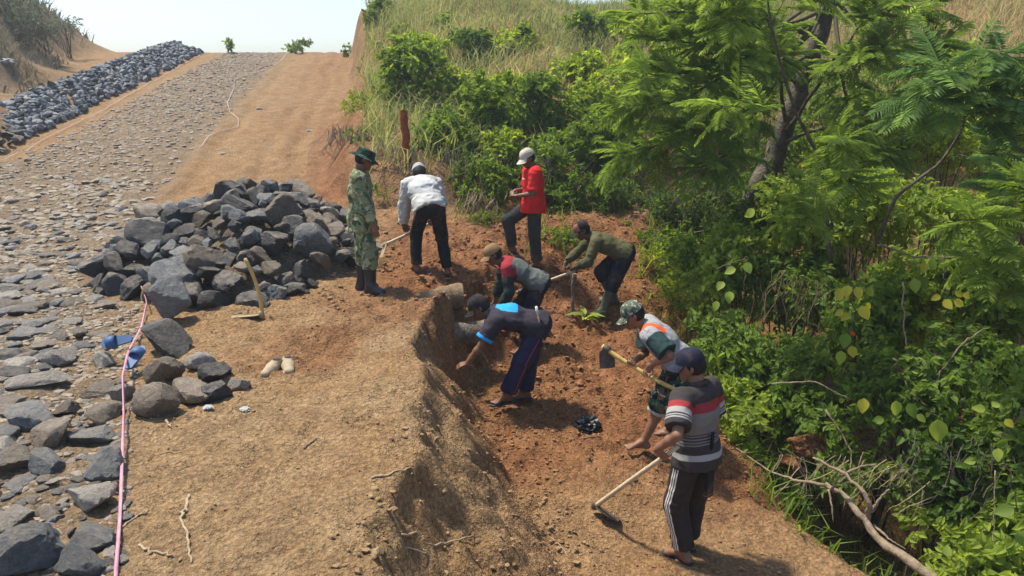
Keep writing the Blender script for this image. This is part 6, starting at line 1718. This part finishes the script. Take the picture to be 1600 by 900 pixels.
# ---- feathery trees
feather_tree("feathery_tree", "tall feathery-leaved tree with thick leaning trunk in the ravine", [(3.746, 12.200, 0.417), (4.079, 12.200, 1.281), (4.364, 12.100, 2.117), (4.532, 12.000, 2.955), (4.701, 12.000, 3.583), (4.828, 12.000, 4.107)],
    [[(4.364, 12.100, 2.117), (3.443, 11.300, 2.583), (2.528, 10.600, 2.902), (1.780, 10.200, 2.964)], [(4.279, 12.100, 1.973), (2.945, 11.000, 2.108), (2.149, 10.200, 2.177), (1.471, 9.800, 2.151)], [(4.358, 12.000, 2.308), (3.491, 11.000, 3.000), (2.885, 10.500, 3.370), (2.303, 10.200, 3.644)],
     [(4.324, 12.100, 2.021), (3.163, 11.200, 2.321), (2.337, 10.400, 2.536), (1.652, 9.800, 2.534)], [(4.570, 12.000, 3.046), (4.863, 11.400, 3.190), (5.279, 11.000, 3.330), (5.675, 10.800, 3.435)], [(4.435, 12.000, 2.495), (5.055, 11.600, 2.315), (5.568, 11.200, 2.582), (5.934, 11.000, 3.000)], [(4.249, 12.000, 1.930), (2.943, 11.200, 1.609), (2.052, 10.400, 1.630), (1.430, 10.200, 1.523)],
     [(4.367, 12.000, 2.214), (4.774, 11.500, 1.954), (5.092, 11.000, 2.065), (5.412, 10.600, 2.164)], [(4.636, 12.000, 3.316), (3.870, 11.000, 3.573), (3.164, 10.400, 3.591), (2.675, 10.000, 3.254)], [(4.367, 12.000, 2.214), (3.464, 11.200, 1.968), (2.741, 10.500, 1.918), (2.207, 10.000, 1.865)],
     [(4.367, 12.000, 2.214), (3.792, 11.000, 2.580), (3.321, 10.400, 2.736), (2.874, 10.000, 2.727)], [(4.367, 12.000, 2.214), (4.331, 11.000, 2.495), (4.527, 10.500, 2.738), (4.784, 10.200, 2.887)], [(4.332, 12.000, 2.073), (4.395, 11.200, 1.789), (4.623, 10.600, 1.571), (4.878, 10.200, 1.523)], [(4.288, 12.000, 2.025), (3.578, 11.200, 1.699), (2.972, 10.600, 1.484), (2.451, 10.200, 1.339)], [(4.503, 12.000, 2.772), (4.470, 11.000, 2.833), (4.596, 10.600, 3.221), (4.716, 10.400, 3.515)], [(4.416, 12.000, 2.680), (3.229, 11.000, 3.000), (2.418, 10.600, 3.300), (1.636, 10.400, 3.285)]], LEAF_FERN, 61, 52, 0.50, (0.17, 0.10))
feather_tree("feathery_sapling", "slender feathery sapling with reddish stem in front of the leaning trunk", [(3.691, 8.600, 0.361), (3.386, 8.500, 1.616), (3.042, 8.400, 2.101), (2.808, 8.300, 2.561), (2.624, 8.200, 2.996), (2.522, 8.200, 3.420)],
    [[(3.042, 8.400, 2.101), (2.532, 8.200, 2.163), (2.076, 8.000, 2.228)], [(2.744, 8.300, 2.752), (2.407, 8.000, 2.924), (2.091, 7.800, 3.030)], [(3.386, 8.500, 1.616), (3.235, 8.000, 1.403), (2.934, 7.600, 1.267), (2.686, 7.400, 1.142)], [(3.386, 8.500, 1.616), (3.429, 8.100, 1.524), (3.512, 7.800, 1.431)], [(2.624, 8.200, 2.996), (2.664, 8.000, 3.222), (2.799, 7.800, 3.318)], [(2.624, 8.200, 2.996), (2.319, 8.000, 3.222), (2.008, 7.800, 3.318)], [(3.386, 8.500, 1.616), (3.370, 8.200, 1.814), (3.412, 8.000, 1.896)]], LEAF_FERN, 62, 22, 0.42, (0.022, 0.010))
feather_tree("feathery_sapling", "feathery sapling on a long curved bare stem at the right edge", [(3.685, 7.600, 0.876), (3.715, 7.400, 1.387), (3.991, 7.200, 1.722), (4.092, 7.100, 2.049), (4.022, 7.000, 2.388), (3.948, 7.000, 2.605)],
    [[(4.016, 7.200, 1.751), (4.211, 6.900, 1.839), (4.441, 6.700, 2.048)], [(4.092, 7.100, 2.049), (4.096, 6.800, 2.177), (4.214, 6.500, 2.294)], [(4.022, 7.000, 2.388), (3.762, 6.800, 2.550), (3.489, 6.600, 2.574)], [(3.974, 7.000, 2.551), (3.905, 6.700, 2.652), (3.992, 6.500, 2.672)], [(4.083, 7.100, 2.106), (3.692, 6.800, 2.285), (3.416, 6.600, 2.343)], [(4.211, 6.900, 1.839), (4.173, 6.500, 1.609), (4.163, 6.200, 1.494)], [(4.030, 7.000, 2.333), (4.064, 6.700, 2.340), (4.126, 6.500, 2.497)]], LEAF_BLUE, 63, 22, 0.42, (0.020, 0.010))
feather_tree("feathery_sapling", "low feathery sapling at the right edge above the dark bushes", [(4.723, 6.400, 0.329), (4.435, 6.300, 0.933), (4.148, 6.200, 1.282), (3.900, 6.100, 1.458)],
    [[(4.361, 6.300, 1.044), (3.888, 6.000, 1.166), (3.569, 5.800, 1.159)], [(4.148, 6.200, 1.282), (3.731, 5.900, 1.442), (3.416, 5.700, 1.454)], [(4.219, 6.200, 1.175), (4.052, 5.900, 1.032), (3.818, 5.700, 0.930)], [(3.960, 6.100, 1.407), (3.903, 5.900, 1.592), (3.858, 5.700, 1.671)]], LEAF_FERN, 64, 20, 0.36, (0.018, 0.010))

# ---- small broad-leaved plant by the upright stick
t = thing("plant", "small plant with long green leaves beside the upright stick", "plant", on((1.000, 9.938), 0.0))
rg = np.random.default_rng(9)
for i in range(9):
    a = rg.uniform(0, 6.28); L_ = rg.uniform(0.16, 0.30); d = V(math.cos(a), math.sin(a), rg.uniform(0.1, 0.7))
    v, f, tt = leaf_blades(np.array([[0.02*math.cos(a), 0.02*math.sin(a), 0.06 + 0.02*i/3]]), d[None], np.array([[0, -0.3, 1.0]]), np.array([L_]), np.array([L_*0.30]), 0.15, 0.3, np.array([rg.uniform(0.4, 1)]))
    me = mesh_np("leaf", v, f, True); fattr(me, "tint", tt); put("leaf", me, LEAF_BRIGHT, t)
b = Bag(); b.add(*tube_vf([(0, 0, -0.03), (0.005, 0, 0.06), (0, 0, 0.13)], [0.010, 0.009, 0.006], 6)); put("stem", b.mesh("stem"), STEM, t)

# ---- skyline plants and far left bank
for i, (c, rad, nl, lb) in enumerate([((-12.736, 36.000, 3.865), (0.30, 0.3, 0.28), 120, "tiny bush on the crest of the road, nearest the stone ridge"), ((-9.510, 36.000, 3.756), (0.75, 0.4, 0.30), 420, "low round bush on the crest in the middle of the road"), ((-6.875, 34.000, 3.634), (0.25, 0.2, 0.35), 110, "sprig on the crest beside the road cut")]):
    shrub("bush", lb, "bush", c, rad, nl, 0.16, 0.5, LEAF_MID, 700+i, 4, None, False, 0.2, None, 7, 8, 0.3, 0, 0.012)
for i, (c, rad, nl, lb) in enumerate([((-18.489, 30.000, 4.986), (1.5, 1.0, 1.0), 1500, "dusty grey-green bush on the far left bank, at the picture's edge"), ((-18.432, 31.000, 4.723), (0.9, 0.8, 0.7), 700, "dusty bush on the far left bank beside the edge one"), ((-18.372, 33.000, 4.547), (0.8, 0.6, 0.35), 260, "thin dry shrub on the far bank's slope"), ((-17.786, 29.000, 4.081), (1.6, 0.8, 0.5), 900, "dry scrub spread over the brow of the far left bank")]):
    shrub("bush", lb, "bush", c, rad, nl, 0.14, 0.4, leaf_mat("leaf_dusty", (0.06, 0.075, 0.045), (0.13, 0.15, 0.09), 0.3, 0.7) if i == 0 else MATS["leaf_dusty"], 720+i, 9, None, False, 0.2, None, 8, 8, 0.5, 0, 0.02)

# ------------------------------------------------------------------ dead wood and hanging roots
DEAD = plain("bleached_dead_wood", (0.24, 0.18, 0.115), 0.85, 0.35, 14, 0.7, 0.2, 0, 0.02)
t = thing("dead_branch", "forked bleached dead branch lying at the edge of the dug earth", "dead branch", (3.258, 5.200, -1.272))
o0 = V(3.258, 5.200, -1.272)
for pts, r0, r1, sd in (([(3.306, 5.100, -1.285), (3.177, 5.300, -1.227), (3.030, 5.600, -1.193), (2.971, 5.800, -1.077), (2.855, 6.000, -1.011), (2.778, 6.100, -0.974)], 0.048, 0.016, 1), ([(3.014, 5.750, -1.119), (2.993, 5.700, -0.955), (2.950, 5.750, -0.864), (2.841, 5.900, -0.769), (2.639, 6.100, -0.723)], 0.022, 0.010, 2), ([(3.000, 5.700, -1.015), (3.064, 5.700, -0.883), (3.133, 5.700, -0.805)], 0.016, 0.007, 3), ([(2.795, 6.000, -0.979), (2.813, 5.950, -0.827), (2.969, 5.900, -0.696), (3.103, 5.900, -0.684)], 0.014, 0.006, 4), ([(2.767, 6.000, -0.979), (2.766, 5.900, -1.076), (2.771, 5.850, -1.201)], 0.010, 0.004, 5), ([(2.780, 6.100, -0.993), (2.573, 6.300, -1.055), (2.405, 6.500, -1.068), (2.182, 6.800, -0.990)], 0.014, 0.006, 6), ([(3.042, 5.700, -1.136), (3.082, 5.500, -1.139), (3.167, 5.400, -1.167)], 0.012, 0.004, 7)):
    p = np.array(pts) - o0; n = 16; s = np.linspace(0, len(p)-1, n); q = np.stack([np.interp(s, np.arange(len(p)), p[:, i]) for i in range(3)], 1); q[1:-1] += np.random.default_rng(sd).normal(0, r0*0.22, (n-2, 3))
    v, f = tube_vf(q, np.linspace(r0, r1, n), 9); c = np.repeat(q, 9, axis=0); g = 1 + 0.3*noise3(v[:, 0]*14, v[:, 1]*14, v[:, 2]*14, sd)
    b = Bag(); b.add(c + (v-c)*g[:, None], f); put("limb", b.mesh("limb"), DEAD, t)
CLAY = plain("orange_clay", (0.30, 0.135, 0.058), 0.95, 0.3, 10, 0.7, 0.1, 0, 0.02)
for i, (c, r, lb) in enumerate((((2.881, 6.900, -1.000), 0.20, "upper of two orange clay lumps left of the dead branch"), ((2.784, 6.850, -1.225), 0.17, "lower of two orange clay lumps left of the dead branch"))):
    v, f = stone_vf(820+i, 4, 1.0, 0.8, 0.62 if i == 0 else 0.85, 9, 0.16); me = mesh_np("clay_lump", v*r, f, True); fattr(me, "dug", np.full(len(v), 1.0)); fattr(me, "gravel", np.zeros(len(v)))
    tag(put("clay_lump", me, SOIL, None, c, (0.2, 0.25, 0.4*i)), lb, "clay lump")
# bare stems and lianas in the ravine wall
for i, (pts, r, lb) in enumerate((([(2.538, 7.000, -0.403), (2.900, 6.900, -0.328), (3.246, 6.800, -0.485)], 0.010, "curved pale bare stem in the dark below the yellow leaves"), ([(3.685, 7.600, 0.876), (4.040, 7.500, 0.753), (4.369, 7.300, 0.800)], 0.010, "slanting bare stem below the curved sapling"), ([(3.899, 6.600, -0.237), (4.078, 6.600, 0.138), (4.257, 6.600, 0.292)], 0.010, "bare stem slanting up at the right of the ravine wall"), ([(3.788, 7.200, 0.581), (3.823, 7.100, 0.091), (3.849, 7.000, -0.136)], 0.009, "straight hanging liana right of the yellow leaves"), ([(3.771, 5.400, -0.464), (3.751, 5.300, -0.768), (3.731, 5.200, -1.042)], 0.005, "thin hanging liana near the bottom right corner"), ([(3.011, 6.800, -0.584), (3.208, 6.600, -0.887), (3.190, 6.500, -1.101)], 0.010, "bare stem above the dead branch"), ([(1.971, 11.600, 0.072), (2.560, 11.600, 0.122), (2.973, 11.700, 0.202)], 0.012, "fallen pale stem above the olive shirt"), ([(3.668, 5.600, -1.193), (3.735, 5.500, -1.307), (3.779, 5.400, -1.447)], 0.045, "rotten brown stump end in the bottom right corner"))):
    p = np.array(pts); n = 14; s = np.linspace(0, len(p)-1, n); q = np.stack([np.interp(s, np.arange(len(p)), p[:, j]) for j in range(3)], 1); q[1:-1] += np.random.default_rng(i).normal(0, r*0.6, (n-2, 3))
    b = Bag(); b.add(*tube_vf(q, np.linspace(r, r*0.6, n), 6)); tag(put("liana", b.mesh("liana"), BARK if i == 7 else DEAD), lb, "stem")
# root mats hanging from the cut banks
def rootmat(label, pts_top, n, drop, r, seed, mat=STRAW, spread=0.10):
    rg = np.random.default_rng(seed); p = np.array(pts_top, float); o0 = p[0]; b = Bag()
    for i in range(n):
        s = rg.uniform(0, len(p)-1); k = min(int(s), len(p)-2); a = p[k] + (p[k+1]-p[k])*(s-k) + rg.normal(0, 0.05, 3)
        L_ = drop*rg.uniform(0.2, 1.15); m = 9; tt_ = np.linspace(0, 1, m)[:, None]
        sw = np.array([rg.normal(0, spread), -abs(rg.normal(0.10, 0.10)), -1.0])
        ph = rg.uniform(0, 6.28); cu = np.stack([np.sin(tt_[:, 0]*rg.uniform(2, 7) + ph), np.cos(tt_[:, 0]*rg.uniform(2, 6) + ph), 0.4*np.sin(tt_[:, 0]*5 + ph)], 1)
        q = a + sw*L_*tt_ + 0.22*L_*cu*tt_ + rg.normal(0, 0.03*L_, (m, 3))*tt_
        b.add(*tube_vf(q - o0, np.linspace(r, r*0.4, m)*rg.uniform(0.5, 1.3), 4, False))
    tag(put("root_mat", b.mesh("root_mat"), mat, None, tuple(o0)), label, "roots")
rootmat("dry roots hanging over the cut bank beside the camouflage hat", [(-3.638, 15.600, 1.447), (-3.273, 15.400, 1.523), (-2.762, 15.000, 1.488)], 60, 0.75, 0.012, 1, STRAW, 0.35)
rootmat("dry roots hanging along the bank between hat and red post", [(-2.416, 14.000, 1.329), (-2.014, 13.600, 1.307), (-1.524, 13.200, 1.235)], 60, 0.6, 0.010, 2, STRAW, 0.3)
rootmat("dead grass and roots hanging behind the white shirt", [(-1.421, 13.300, 1.388), (-0.851, 12.900, 1.264), (0.000, 12.900, 1.211), (0.640, 12.900, 1.158)], 80, 0.6, 0.006, 3, BARK_GREY, 0.2)
rootmat("tangle of dry stems right of the white shirt", [(-0.919, 12.200, 0.674), (-0.561, 12.200, 0.726), (-0.307, 12.200, 0.623)], 36, 0.45, 0.008, 4, STRAW, 0.5)
rootmat("brown dead stems hanging in the shaded hollow", [(1.698, 12.700, 0.653), (2.585, 12.400, 0.800), (3.568, 12.200, 0.726)], 45, 0.8, 0.006, 5, BARK_GREY, 0.35)
rootmat("brown dead stems hanging in the gap left of the yellow leaves", [(2.753, 8.400, 0.261), (3.104, 8.200, 0.388), (3.457, 8.000, 0.296)], 40, 0.6, 0.005, 6, BARK, 0.4)
rootmat("dry brushwood above the dead branch", [(2.548, 6.600, -0.954), (2.903, 6.300, -0.861), (3.373, 6.100, -0.754), (3.679, 5.900, -0.891)], 70, 0.35, 0.0045, 7, STRAW, 0.9)
rootmat("grey hanging stems in the bottom right thicket", [(3.513, 6.000, -0.519), (3.829, 5.800, -0.477), (4.077, 5.600, -0.488)], 30, 0.7, 0.005, 8, BARK_GREY, 0.3)
# ------------------------------------------------------------------ thin haze in the air
b = Bag()
x0, x1, y0, y1, z0, z1 = -152.0, 152.0, -38.0, 222.0, -22.0, 14.0
b.add([(x0, y0, z0), (x1, y0, z0), (x1, y1, z0), (x0, y1, z0), (x0, y0, z1), (x1, y0, z1), (x1, y1, z1), (x0, y1, z1)], [(3, 2, 1, 0), (4, 5, 6, 7), (0, 1, 5, 4), (1, 2, 6, 5), (2, 3, 7, 6), (3, 0, 4, 7)])
k = NT("haze"); pv = k.n("ShaderNodeVolumePrincipled"); pv.inputs["Color"].default_value = (0.90, 0.95, 0.97, 1); pv.inputs["Density"].default_value = 0.0016; pv.inputs["Anisotropy"].default_value = 0.3
k.l(pv.outputs[0], k.out.inputs["Volume"])
o = put("haze", b.mesh("haze", False), k.m); o["kind"] = "stuff"; tag(o, "thin pale haze in the morning air", "haze")
